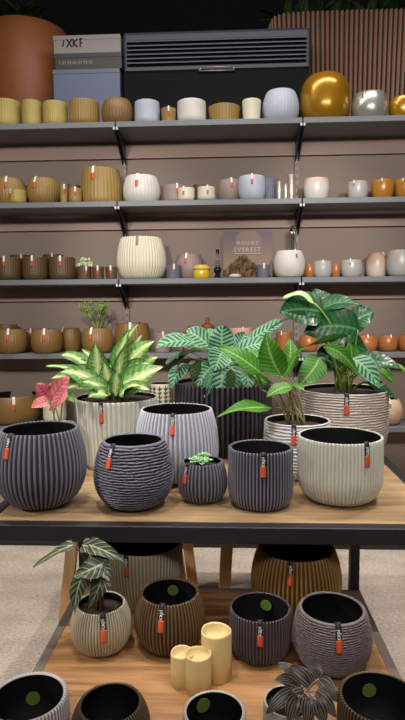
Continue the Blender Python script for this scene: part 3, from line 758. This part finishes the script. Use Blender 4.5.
# --- second shelf
S2 = 'pots on the second shelf'
for nm, lb, x0, x1, yt, Y, f, mt, tg in [
    ('shelf_pot', 'mustard ball pot at the far left of the second shelf', -6, 26, 177, 3.99, bl, MUSTARD, 6),
    ('shelf_pot', 'small lime pot in front of the leftmost ball on the second shelf', 9, 26, 189, 3.843, cup, LIME, 10.5),
    ('shelf_pot', 'mustard ball pot second from left on the second shelf', 27, 59, 177, 3.905, bl, MUSTARD, 35),
    ('shelf_pot', 'narrow mustard pot with tag beside the second ball on the second shelf', 59.5, 68, 185, 3.83, cone, MUSTARD, 64),
    ('shelf_pot', 'brown little pot half hidden behind two small mustard ones', 66, 80, 184, 3.94, cup, OLIVE, None),
    ('shelf_pot', 'small mustard pot left of the large tapered one on the second shelf', 68.5, 81.5, 187.5, 3.835, cup, MUSTARD, 75),
    ('shelf_pot', 'large mustard tapered drum pot on the second shelf', 80, 122, 166.5, 3.97, prof_ball(.84, .86, .2), MUSTARD, 93),
    ('shelf_pot', 'white ball pot at the left joint of the second shelf', 123, 160, 174, 3.93, prof_ball(.6, .82, .45), OFFW, 137),
    ('shelf_pot', 'pale grey bowl behind the small cream cup on the second shelf', 163, 187, 184, 3.95, cup, MAUVE, 177),
    ('shelf_pot', 'left small cream cup with tag on the second shelf', 178, 194.5, 187, 3.83, cup, CREAM, 183.5),
    ('shelf_pot', 'right small cream cup with tag on the second shelf', 197.5, 215, 186, 3.83, cup, CREAM, 207.5),
    ('shelf_pot', 'little brown pot behind the right small cream cup', 193, 208, 184, 3.97, cup, OLIVE, None),
    ('shelf_pot', 'mauve grey ball pot behind the pale blue pot on the second shelf', 217, 243, 178.5, 3.98, bl, MAUVE, 231.5),
    ('shelf_pot', 'pale blue white pot with tag in the middle of the second shelf', 238, 265.5, 174.5, 3.865, prof_ball(.66, .93, .6), BLUEW, 252),
    ('shelf_pot', 'dark slate pot behind the pale blue pot on the second shelf', 258, 279, 178.5, 3.99, cup, SLATE, None),
    ('glazed_pot', 'white glazed pot with red blush right of the upright on the second shelf', 303.5, 329, 177, 3.93, prof_ball(.6, .94, .65), REDW, None),
    ('glazed_pot', 'silver white glazed bowl with orange knob on the second shelf', 347.5, 368, 180.5, 3.90, prof_ball(.6, .95, .65), GRYW, 354),
    ('glazed_pot', 'amber glazed bowl left of another at the right of the second shelf', 371.5, 393.5, 179, 3.90, prof_ball(.6, .95, .65), AMBER, 382),
    ('glazed_pot', 'amber glazed bowl cut by the right edge on the second shelf', 394.5, 416, 178.5, 3.90, prof_ball(.6, .95, .65), AMBER, 403)]:
    shelf_pot(nm, lb, 'pot', x0, x1, yt, 1, Y, f, mt, tg, S2, RB if nm == 'shelf_pot' else None, leather=ORANGE if nm == 'glazed_pot' else LEATHER, tscale=.6 if nm == 'glazed_pot' else 1)
def cylinder(lb, x0, x1, yt, lev, Y):
    p = at((x0 + x1) / 2, yt, Y); R = (x1 - x0) / 2 * depth(p) / FPX; Hh = p.z - LV[lev]
    t = thing('metal_cylinder', lb, 'cylinder', (p.x, Y, LV[lev]), 'brushed metal cylinders')
    mb = MB(); mb.lathe([(0, R * .96), (.003, R), (Hh - .003, R), (Hh, R * .96), (Hh, R * .86), (Hh - .012, R * .84), (Hh - .012, .001)], 32); mb.build('cylinder_body', STEEL, t)
    mb = MB(); mb.lathe([(.012, R * 1.015), (.015, R * 1.03), (.020, R * 1.03), (.023, R * 1.015)], 32); mb.build('base_ring', STEEL, t)
cylinder('left brushed metal cylinder beside the right upright', 276, 282.5, 181.5, 1, 3.87)
cylinder('shortest brushed metal cylinder, front one of three', 282.5, 288.8, 184.5, 1, 3.83)
cylinder('tallest brushed metal cylinder beside the right upright', 287.2, 295.5, 175, 1, 3.90)
# --- third shelf
S3 = 'pots on the third shelf'
for nm, lb, x0, x1, yt, Y, f, mt, tg in [
    ('shelf_pot', 'olive brown tapered pot, front row far left on the third shelf', -4, 21.5, 257, 3.868, cup, OLIVE, 4),
    ('shelf_pot', 'olive brown tapered pot, front row second on the third shelf', 22.5, 48, 256.5, 3.868, cup, OLIVE, 32),
    ('shelf_pot', 'olive brown tapered pot, front row third on the third shelf', 49, 75, 256.5, 3.868, cup, OLIVE, 60),
    ('shelf_pot', 'olive brown pot, back row left on the third shelf', 10, 30, 254.5, 4.038, cone, OLIVE, 21),
    ('shelf_pot', 'olive brown pot, back row right on the third shelf', 43, 63, 254, 4.038, cone, OLIVE, 52),
    ('shelf_pot', 'small olive box pot, middle of the three little ones', 92, 104, 266.5, 3.83, cone, OLIVE, 97.5),
    ('shelf_pot', 'small olive box pot touching the big cream vase', 105, 117.5, 266.5, 3.83, cone, OLIVE, 110.5),
    ('shelf_pot', 'small slate pot with orange tag right of the big cream vase', 166, 181, 265, 3.85, cone, SLATE, 174),
    ('shelf_pot', 'mauve grey ball pot behind the yellow jar on the third shelf', 175, 203.5, 253.5, 3.985, bl, MAUVE, 186),
    ('shelf_pot', 'small slate pot with tag in front of the mountain board', 256, 270, 264.5, 3.84, cone, SLATE, 264),
    ('glazed_pot', 'little orange glazed pot beside the white ball on the third shelf', 304.5, 315, 264, 3.87, bl, ORANGE, None),
    ('glazed_pot', 'silver white glazed pot, left one with orange patch on the third shelf', 313, 332, 260.5, 3.88, prof_ball(.65, .92, .55), GRYW, 323),
    ('glazed_pot', 'little orange glazed pot between two silver white ones', 331.5, 340.5, 263.5, 3.86, bl, ORANGE, None),
    ('glazed_pot', 'silver white glazed pot, right one with orange patch on the third shelf', 340.5, 362, 259.5, 3.88, prof_ball(.65, .92, .55), GRYW, 350.5),
    ('glazed_pot', 'brown glazed pot peeping out behind the right silver white pot', 352, 365, 262, 4.035, bl, MAUVE, None),
    ('glazed_pot', 'beige pink glazed ball pot on the third shelf', 366, 387.5, 252.5, 3.995, prof_ball(.6, .75, .5), BEIGEP, 384),
    ('glazed_pot', 'pale glazed ball pot cut by the right edge on the third shelf', 387.5, 414, 249.5, 3.875, prof_ball(.6, .85, .5), GRYW, None)]:
    shelf_pot(nm, lb, 'pot', x0, x1, yt, 2, Y, f, mt, tg, S3, RB if nm == 'shelf_pot' else None, leather=ORANGE if nm == 'glazed_pot' else LEATHER, tscale=.7 if nm == 'glazed_pot' else 1)
shelf_pot('cream_vase', 'big cream ribbed vase at the left joint of the third shelf', 'vase', 116.5, 166, 236, 2, 3.935, prof_ball(.6, .84, .42), CREAM, 137, None, ('v', 50, .012), strap=MAUVE, leather=MAUVE, tscale=.7)
r, R, Hh = shelf_pot('potted_succulent', 'small olive box pot with a pale bushy succulent on the third shelf', 'potted plant', 77, 91.5, 266.5, 2, 3.835, cone, OLIVE, 86, None, RB)
for k in range(7): rosette(r, (random.uniform(-.035, .035), random.uniform(-.03, .03)), Hh + random.uniform(-.005, .045), 9, .032, SUCW) if k == 0 else None
mb = MB()
for k in range(26):
    g = random.uniform(0, 6.28); rr = random.uniform(0, .05); cpt = Vector((rr * math.cos(g), rr * math.sin(g), Hh + random.uniform(.0, .055)))
    for q in range(6):
        d = Vector((random.gauss(0, 1), random.gauss(0, 1), random.gauss(.5, .7))).normalized()
        leaf(mb, cpt, cpt + d * .02, .012, .1, (d.y, -d.x, .4), 0, .3, 'oval', 0, 4, 2)
mb.build('foliage', SUCW, r)
shelf_pot('white_ball_pot', 'large white ball pot in front of the clear bottle', 'pot', 273.5, 305, 250, 2, 3.85, prof_ball(.6, .76, .5), OFFW, 296, None, ('v', 50, .005), leather=ORANGE, tscale=.7)
# glass bottle behind it
p = at(293, 226, 3.997); t = thing('glass_bottle', 'clear glass bottle with stopper standing behind the white ball pot', 'bottle', (p.x, 3.997, LV[2])); h = p.z - LV[2]
mb = MB(); mb.lathe([(0, .030), (.005, .033), (h * .5, .033), (h * .62, .028), (h * .70, .022), (h * .88, .021), (h * .885, .026), (h * .90, .026), (h * .90, .018), (h * .6, .019), (h * .5, .029), (.01, .029), (.008, .001)], 28); mb.build('bottle_body', GLASS, t)
mb = MB(); mb.lathe([(h * .86, .012), (h * .905, .017), (h * .91, .027), (h * .93, .027), (h * .95, .016), (h * .99, .020), (h, .010)], 24); mb.build('stopper', GLASS, t)
# yellow jar
p = at(201.5, 265, 3.835); t = thing('candle_jar', 'yellow wax filled glass jar in front of the mauve ball pot', 'jar', (p.x, 3.835, LV[2])); h = p.z - LV[2]; R = 8.6 * depth(p) / FPX
YEL = matte('yellow wax', (214, 176, 34), .3, var=.06, coat=.6)
mb = MB(); mb.lathe([(0, R * .92), (.006, R), (h * .55, R), (h * .62, R * .95)], 32); mb.build('jar_body', YEL, t)
mb = MB(); mb.lathe([(h * .62, R * .90), (h * .66, R * 1.03), (h * .80, R * 1.03), (h * .88, R * .9), (h, R * .72), (h, R * .6), (h * .8, R * .6)], 32); mb.build('lid', matte('yellow tinted lid', (206, 178, 74), .2), t)
# little oil lamp
p = at(217.5, 249.5, 3.86); t = thing('oil_lamp', 'little black oil lamp with a clear glass chimney', 'lamp', (p.x, 3.86, LV[2])); h = p.z - LV[2]
mb = MB(); mb.lathe([(0, .022), (.006, .024), (h * .16, .015), (h * .22, .024), (h * .33, .026), (h * .42, .014), (h * .44, .012)], 28); mb.build('lamp_base', matte('black lacquer', (22, 20, 20), .2), t)
mb = MB(); mb.lathe([(h * .44, .014), (h * .50, .020), (h * .58, .016), (h * .68, .008), (h * .78, .012), (h, .011), (h, .009), (h * .78, .010), (h * .68, .006), (h * .58, .014), (h * .5, .018), (h * .45, .012)], 28); mb.build('glass_chimney', GLASS, t)
# mountain board
a = at(223.3, 278, 3.99); b = at(272, 230.5, 3.99); wdt = b.x - a.x; h = b.z - LV[2]
def board_mat():
    k = NT('printed mountain picture'); v = k.obj(); sp = k.n('ShaderNodeSeparateXYZ'); k.l(v, sp.inputs[0]); X_, Z_ = sp.outputs[0], sp.outputs[2]
    sky = k.mix(k.step(Z_, .08, h), lin((160, 138, 118)), lin((124, 112, 120)))
    dx = k.math('POWER', k.math('SUBTRACT', X_, wdt * .02), 2); dz = k.math('POWER', k.math('SUBTRACT', Z_, h * .78), 2)
    sun = k.step(k.math('SQRT', k.math('ADD', dx, dz)), .085, .094)
    sky = k.mix(sun, lin((152, 128, 118)), sky)
    nz = k.noise(22, 6, v, .65)
    ridge = k.math('SUBTRACT', h * .52, k.math('MULTIPLY', k.math('ABSOLUTE', k.math('ADD', X_, wdt * .10)), .80))
    ridge = k.math('ADD', ridge, k.math('MULTIPLY', k.math('SUBTRACT', nz, .5), .09))
    st = k.noise(16, 7, k.obj((2.4, 1, 1.3)), .7)
    rock = k.mix(k.step(st, .35, .65), lin((34, 26, 18)), lin((140, 112, 78)))
    k.l(k.mix(k.step(k.math('SUBTRACT', Z_, ridge), -.006, .006), rock, sky), k.b.inputs['Base Color'])
    k.b.inputs['Roughness'].default_value = .75; k.b.inputs['Specular IOR Level'].default_value = .1; return k.m
t = thing('picture_board', 'square picture board with a mountain standing on the third shelf', 'picture', ((a.x + b.x) / 2, 4.0, LV[2]))
mb = MB(); mb.box((-wdt / 2, 0, 0), (wdt / 2, .014, h)); pb = mb.build('board', board_mat(), t, smooth=False)
PRINT = matte('pale print', (200, 180, 174), .5)
lettering('MOUNT', pb, (0, -.001, h * .755), (1, 0, 0), (0, 0, 1), wdt * .44, PRINT, 1.5)
lettering('EVEREST', pb, (0, -.001, h * .62), (1, 0, 0), (0, 0, 1), wdt * .54, PRINT, 1.3)
mb = MB(); mb.box((-wdt * .28, -.0015, h * .535), (wdt * .28, 0, h * .545)); mb.build('print_line', PRINT, pb, smooth=False)
# white stone
p = at(235, 277, 3.84); mb = MB(); prof = [(math.sin(PI * i / 12 - PI / 2) * .015 + .015, max(.001, math.cos(PI * i / 12 - PI / 2)) * .042) for i in range(13)]
mb.lathe(prof, 28, 0, (0, 0), 1, .75); o = mb.build('white_stone', OFFW); o.location = (p.x, 3.84, LV[2]); tag(o, 'small flat white stone at the foot of the mountain board', 'stone')
# --- fourth shelf
S4 = 'pots on the fourth shelf'
B4 = prof_ball(.6, .80, .48)
for nm, lb, x0, x1, yt, Y, f, mt, tg in [
    ('shelf_pot', 'ochre pot behind the leftmost ball on the fourth shelf', -2, 17, 324.5, 4.012, cup, OCHRE, None),
    ('shelf_pot', 'ochre ball pot at the far left front of the fourth shelf', -4, 27, 329, 3.85, B4, OCHRE, 8),
    ('shelf_pot', 'ochre pot half hidden between the two left balls on the fourth shelf', 22.5, 37.5, 329, 4.028, B4, OCHRE, 30.5),
    ('shelf_pot', 'ochre ball pot second in front on the fourth shelf', 31, 62, 329, 3.85, B4, OCHRE, 44),
    ('shelf_pot', 'ochre pot left of the pencil plant on the fourth shelf', 61, 81, 328, 3.985, B4, OCHRE, 62),
    ('shelf_pot', 'wide golden bowl right of the pencil plant on the fourth shelf', 114.5, 150, 323, 3.94, prof_ball(.6, .88, .5), OCHRE, 130),
    ('shelf_pot', 'small mauve pot with tag left of the zebra leaves', 153, 171, 332, 3.88, cone, MAUVE, 163),
    ('rosy_pot', 'rosy white clay pot behind the zebra leaves', 228, 252.5, 327.5, 3.93, cup, ROSE, 243),
    ('glazed_pot', 'brown glazed pot left of the right upright on the fourth shelf', 276, 292, 332, 3.92, cup, ORANGE, 281.5),
    ('glazed_pot', 'burnt orange pot right of the right upright on the fourth shelf', 299, 318, 335, 3.90, B4, ORANGE, None),
    ('glazed_pot', 'burnt orange bowl next to the broad green leaves on the fourth shelf', 355, 377.5, 335, 3.88, B4, ORANGE, 368),
    ('glazed_pot', 'burnt orange bowl middle of the right trio on the fourth shelf', 378, 397.5, 335, 3.90, B4, ORANGE, 391),
    ('glazed_pot', 'burnt orange bowl at the right edge of the fourth shelf', 398.5, 418, 334.5, 3.89, B4, ORANGE, None)]:
    shelf_pot(nm, lb, 'pot', x0, x1, yt, 3, Y, f, mt, tg, S4, RB if nm == 'shelf_pot' else None, tscale=1 if nm == 'shelf_pot' else .7)
r, R, Hh = shelf_pot('potted_pencil_plant', 'ochre ball pot with a thin branched pencil plant on the fourth shelf', 'potted plant', 81.5, 113.5, 328, 3, 3.855, B4, OCHRE, 91, None, RB)
mb = MB(); mb.lathe([(Hh * .88, R * .6), (Hh * .9, R * .68), (Hh * .91, R * .1)], 24); mb.build('soil', SOIL, r)
mb = MB()
def branch(p, d, L, n):
    q = p + d * L; mb.tube([p, (p + q) / 2 + Vector((random.gauss(0, .002), 0, .002)), q], .0034, .0026, 5)
    if n:
        for _ in range(3 if n > 1 else 2):
            e = (d + Vector((random.gauss(0, .55), random.gauss(0, .5), random.gauss(.1, .2)))).normalized(); branch(q, e, L * random.uniform(.6, .95), n - 1)
for g in range(4):
    branch(Vector((.01 * math.cos(g * 1.6), .01 * math.sin(g * 1.6), Hh * .9)), Vector((.35 * math.cos(g * 1.6 + .5), .35 * math.sin(g * 1.6 + .5), 1)).normalized(), .075, 3)
mb.build('branches', EUPH, r)
def clay_jar(lb, x0, x1, yt, Y):
    p = at((x0 + x1) / 2, yt, Y); R = (x1 - x0) / 2 * depth(p) / FPX; h = p.z - LV[3]
    t = thing('lidded_jar', lb, 'jar', (p.x, Y, LV[3]), 'brick red lidded jars'); mb = MB()
    mb.lathe([(0, R * .7), (h * .08, R * .8), (h * .2, R * .97), (h * .3, R), (h * .45, R * .9), (h * .56, R * .78)], 30); mb.build('jar_body', TERRA, t)
    mb = MB(); mb.lathe([(h * .56, R * .7), (h * .58, R * .98), (h * .63, R * .98), (h * .70, R * .7), (h * .71, R * .8), (h * .75, R * .75), (h * .82, R * .35), (h * .85, R * .2), (h * .90, R * .3), (h * .96, R * .26), (h, R * .05)], 30); mb.build('lid', TERRA, t)
clay_jar('shorter brick red lidded jar behind the zebra plant', 181, 197, 325, 3.90)
clay_jar('taller brick red lidded jar behind the zebra plant', 199, 216, 317, 3.92)
# --- lowest shelf
shelf_pot('golden_bowl', 'large golden bowl on the lowest shelf behind the leftmost black ball', 'pot', -14, 41, 394, 4, 3.96, prof_ball(.7, .96, .6), OCHRE, 13.5, None)
shelf_pot('shelf_pot', 'beige pot behind the pink leaves on the lowest shelf', 'pot', 43, 66, 398, 4, 3.92, cup, CREAM, None, None, RB)
shelf_pot('blushed_ball_pot', 'cream ball pot with red blotches at the right of the lowest shelf', 'pot', 371, 402.5, 398, 4, 3.91, prof_ball(.6, .72, .5), BLUSH, 390, None, leather=ORANGE, tscale=.7)
r, R, Hh = shelf_pot('patterned_jar', 'cream jar with green fern leaf pattern on the lowest shelf', 'jar', 150, 172, 383, 4, 3.9, cone, CREAM, None)
mb = MB()
for k in range(9):
    g = -PI / 2 + (k - 4) * .55; 
    for s in range(-1, 2):
        for q in range(6):
            z = Hh * (.35 + .1 * q); gg = g + s * .08; rr = (.86 + .14 * z / Hh) * R + .002
            pc = Vector((rr * math.cos(g), rr * math.sin(g), z)); tp = Vector((rr * 1.01 * math.cos(g + s * .22), rr * 1.01 * math.sin(g + s * .22), z + .02 + (.015 if s == 0 else 0)))
            leaf(mb, pc, tp, .010, 0, (math.cos(g), math.sin(g), 0), 0, 0, 'lance', 0, 4, 1)
mb.build('leaf_print', L_DARK, r)

# ================================================================== ON TOP, FURTHER BACK
# black louvred appliance
Y = 4.22; a = at(123, 100, Y); b = at(311.5, 24, Y); x0, x1, zt = a.x, b.x, b.z
t = thing('louvred_appliance', 'wide black louvred appliance standing behind the topmost shelf', 'appliance', ((x0 + x1) / 2, Y, LV[0])); hw = (x1 - x0) / 2; h = zt - LV[0]
PL = matte('charcoal plastic', (56, 60, 76), .45, var=.04); PD = matte('black plastic', (14, 14, 17), .7, spec=.15)
mb = MB(); mb.box((-hw, .03, .0), (hw, .22, h)); mb.build('housing', PL, t, smooth=False, bevel=.025)
zl0 = at(200, 63, Y).z - LV[0]; zl1 = at(200, 37, Y).z - LV[0]
mb = MB(); mb.box((-hw + .03, .024, zl0), (hw - .03, .0305, zl1)); mb.build('grille_back', PD, t, smooth=False)
for k in range(6):
    z = zl0 + (zl1 - zl0) * (k + .5) / 6
    mb = MB(); mb.prism([(.004, z - .006), (.023, z + .004), (.023, z + .014), (.004, z + .003)], -hw + .032, hw - .032); mb.build('louvre', PL, t, smooth=False)
mb = MB(); mb.prism([(-.005, .0), (-.012, .03), (.004, zl0 - .06), (.029, zl0 - .03), (.029, .0)], -hw + .01, hw - .01); mb.build('lower_panel', PD, t, smooth=False)
pA = at(199, 71, Y - .01); pB = at(234.5, 66.5, Y - .01); bx0, bx1 = pA.x - (x0 + x1) / 2, pB.x - (x0 + x1) / 2; bz0, bz1 = pA.z - LV[0], pB.z - LV[0]
mb = MB()
for q0, q1 in (((bx0, bz0), (bx1, bz0)), ((bx0 + .015, bz1), (bx1 - .012, bz1)), ((bx0, bz0), (bx0 + .015, bz1)), ((bx1, bz0), (bx1 - .012, bz1))):
    mb.tube([(q0[0], -.012, q0[1]), ((q0[0] + q1[0]) / 2, -.012, (q0[1] + q1[1]) / 2), (q1[0], -.012, q1[1])], .0045, n=8)
mb.build('badge', STEEL, t)
# stacked boxes
Y = 4.24; zA, zB, zC, zD = LV[0], at(90, 69, Y).z, at(90, 53, Y).z, at(90, 35, Y).z
xa, xb = at(54, 60, Y).x, at(121, 60, Y).x
BOXB = matte('pale blue board', (104, 114, 140), .5, var=.04); BOXD = matte('dark grey board', (58, 56, 58), .5, var=.06); BOXW = matte('off white board', (146, 140, 138), .5, var=.06)
INK = matte('black ink', (34, 32, 34), .6); FOIL = matte('faded gold ink', (160, 150, 128), .5)
def carton(lb, z0, z1, dx, mt, marks=None):
    t = thing('flat_carton', lb, 'box', ((xa + xb) / 2 + dx, Y, z0), 'cartons stacked on top of the shelves'); hw = (xb - xa) / 2; h = z1 - z0
    mb = MB(); mb.box((-hw, 0, 0), (hw, .20, h - .008)); mb.build('carton_body', mt, t, smooth=False, bevel=.004)
    mb = MB(); mb.prism([(-.003, h - .03), (-.004, h - .0005), (.203, h - .0005), (.203, h - .03), (.201, h - .03), (.201, h - .0075), (-.001, h - .0075), (-.001, h - .03)], -hw - .002, hw - .002); mb.build('lid', mt, t, smooth=False)
    if marks == 'symbols':
        mb = MB()
        for x_, z_, x2, z2 in ((-.18, .05, -.17, .09), (-.15, .045, -.11, .10), (-.15, .10, -.11, .045), (-.10, .05, -.10, .10), (-.10, .072, -.07, .10), (-.10, .072, -.07, .045), (-.05, .045, -.05, .10), (-.05, .10, -.035, .10), (-.05, .072, -.035, .072)):
            mb.tube([(x_, -.0045, z_), ((x_ + x2) / 2, -.0045, (z_ + z2) / 2), (x2, -.0045, z2)], .0045, n=5)
        mb.build('symbol', INK, t)
    if marks == 'lettering':
        mb = MB()
        for k in range(13):
            x_ = -hw + .035 + k * .02; mb.box((x_, -.0015, .035), (x_ + .004, 0, .062))
            if k % 3: mb.box((x_, -.0015, .035 + .011 * (k % 3)), (x_ + .012, 0, .040 + .011 * (k % 3)))
            if k % 2: mb.box((x_ + .010, -.0015, .035), (x_ + .013, 0, .062))
        mb.build('lettering', FOIL, t, smooth=False)
carton('pale blue carton at the bottom of the stack left of the appliance', zA, zB, -.01, BOXB)
carton('dark grey carton with faded lettering in the middle of the stack', zB, zC, .005, BOXD, 'lettering')
carton('off white carton with black symbols at the top of the stack', zC, zD, .0, BOXW, 'symbols')
# copper pot with plant
Y = 4.32; p = at(10, 13, Y); R = 47 * depth(p) / FPX; Hh = p.z - LV[0]
t = thing('potted_plant', 'big copper brown pot with a dark plant at the upper left corner', 'potted plant', (p.x, Y + .36, LV[0]))
f = prof_ball(.42, .92, .68); pot_mesh(R * 1.02, Hh, f, None, .05).build('pot_body', [COPPER, LINER], t)
def dark_plant(root, zs, n, L, sx, seed):
    rn = random.Random(seed); mb = MB()
    for k in range(n):
        g = rn.uniform(0, 6.28); el = rn.uniform(.35, 1.3); b = Vector((sx * rn.uniform(-1, 1), rn.uniform(-.08, .08), zs))
        d = Vector((math.cos(g) * math.cos(el), math.sin(g) * math.cos(el), math.sin(el))); l = L * rn.uniform(.6, 1.1)
        leaf(mb, b, b + d * l - Vector((0, 0, .12 * l)), l * .20, .25, (0, -.4, .9), rn.uniform(-.5, .5), .15, 'lance', .03, 8, 2)
    mb.build('foliage', L_DARK, root)
mb = MB(); mb.lathe([(Hh * .93, R * .80), (Hh * .95, R * .84), (Hh * .955, R * .1)], 30); mb.build('soil', SOIL, t)
dark_plant(t, Hh * .95, 34, .42, .15, 3)
# ribbed brown trough
Y = 4.50; a = at(274, 14, Y); b = at(440, 12, Y); hw = (b.x - a.x) / 2; h = a.z - LV[0]
t = thing('ribbed_trough', 'long reddish brown ribbed planter with dark greenery behind the gold vase', 'potted plant', ((a.x + b.x) / 2, Y + .20, LV[0]))
RIBW = matte('reddish brown rib', (160, 124, 102), .5, var=.08)
mb = MB(); N = 84; seg = N * 6; vs = []; fs = []; rows = [0, .02, .5, .98, 1.0]
def sq(g, a_, b_):
    c_, s_ = math.cos(g), math.sin(g); return (a_ * math.copysign(abs(c_) ** .35, c_), b_ * math.copysign(abs(s_) ** .35, s_))
# ribs evenly spaced along the outline
pts = [sq(2 * PI * i / 4000, hw, .20) for i in range(4001)]; cum = [0]
for i in range(4000): cum.append(cum[-1] + math.hypot(pts[i+1][0] - pts[i][0], pts[i+1][1] - pts[i][1]))
out = []; j = 0
for k in range(seg):
    target = cum[-1] * k / seg
    while cum[j + 1] < target: j += 1
    w_ = abs(math.cos(PI * k / 6)) ** 1.5; sc_ = 1 + .0
    ft = (target - cum[j]) / max(1e-9, cum[j + 1] - cum[j]); x_, y_ = (pts[j][0] * (1 - ft) + pts[j + 1][0] * ft, pts[j][1] * (1 - ft) + pts[j + 1][1] * ft); L_ = math.hypot(x_ / hw, y_ / .2) or 1
    nx, ny = x_ / hw ** 2, y_ / .04; ln = math.hypot(nx, ny); out.append((x_ + nx / ln * .032 * w_, y_ + ny / ln * .032 * w_))
for z in rows:
    for x_, y_ in out: vs.append((x_ * (.94 + .06 * z), y_ * (.94 + .06 * z), z * h))
for x_, y_ in out: vs.append((x_ * .93, y_ * .86, h))
for x_, y_ in out: vs.append((x_ * .93, y_ * .86, h * .9))
tmi = []
for i in range(6):
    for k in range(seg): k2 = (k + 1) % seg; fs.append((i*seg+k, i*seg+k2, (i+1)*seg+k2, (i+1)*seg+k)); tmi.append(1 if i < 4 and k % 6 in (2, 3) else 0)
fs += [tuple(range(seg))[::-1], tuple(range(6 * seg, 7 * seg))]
mb.add(vs, fs); mb.mi = tmi + [0, 0]; mb.build('trough_body', [RIBW, grooves('reddish dark core', (84, 60, 50))], t, smooth=False)  # second, darker colour on the groove faces between the ribs
mb = MB(); mb.box((-hw * .9, -.15, h * .90), (hw * .9, .15, h * .93)); mb.build('soil', SOIL, t, smooth=False)
dark_plant(t, h * .93, 80, .40, hw * .85, 5)

# ================================================================== LIGHT
def spot(name, loc, target, power, angle=70, blend=.6, r=.06, col=(1, .93, .84)):
    l = bpy.data.lights.new(name, 'SPOT'); l.energy = power; l.spot_size = math.radians(angle); l.spot_blend = blend; l.shadow_soft_size = r; l.color = col
    o = bpy.data.objects.new(name, l); COL.objects.link(o); o.location = loc
    o.rotation_euler = (Vector(target) - Vector(loc)).to_track_quat('-Z', 'Y').to_euler(); return o
def area(name, loc, target, power, sx, sy, col=(1, .95, .9)):
    l = bpy.data.lights.new(name, 'AREA'); l.shape = 'RECTANGLE'; l.size = sx; l.size_y = sy; l.energy = power; l.color = col
    o = bpy.data.objects.new(name, l); COL.objects.link(o); o.location = loc
    o.rotation_euler = (Vector(target) - Vector(loc)).to_track_quat('-Z', 'Y').to_euler(); return o
spot('table_spot_right', (.9, 1.1, 3.5), (.15, 2.2, .85), 150, 46, r=.03, col=(1, .95, .9))
spot('table_spot_left', (-.5, 1.1, 3.5), (-.1, 2.2, .85), 150, 46, r=.03, col=(1, .95, .9))
for n_, x_ in (('left', -1.25), ('middle', 0), ('right', 1.25)):
    spot('shelf_spot_' + n_, (x_, -1.2, 2.95), (x_, 4.1, 1.6), 410, 29, .5, .15, (1, .95, .91))
area('aisle_panel', (.2, -1.0, 3.1), (0, 4.1, 1.3), 60, 3.4, .5, (1, .96, .92))
area('ceiling_panel', (0, 2.95, 3.9), (0, 2.95, 0), 50, 3.2, .4, (1, .95, .9))
spot('added_leg_fill', (-3.4, .9, 2.4), (-.2, 2.1, .3), 260, 26, .5, .08, (1, .95, .9))  # added unseen fill light, brightens the stand legs under the table
spot('floor_spot_left', (-1.4, 2.6, 3.5), (-.9, 2.7, 0), 190, 60)
spot('floor_spot_right', (1.4, 2.6, 3.5), (.8, 2.7, 0), 190, 60)
W = bpy.data.worlds.new('world'); S.world = W; W.use_nodes = True
W.node_tree.nodes['Background'].inputs[0].default_value = (1, .92, .86, 1); W.node_tree.nodes['Background'].inputs[1].default_value = .05
for o in COL.objects:
    for k in ('_r', '_h'):
        if k in o: del o[k]
vs_ = S.view_settings; vs_.view_transform = 'Standard'; vs_.look = 'None'; vs_.exposure = 0; vs_.gamma = 1; vs_.use_curve_mapping = False
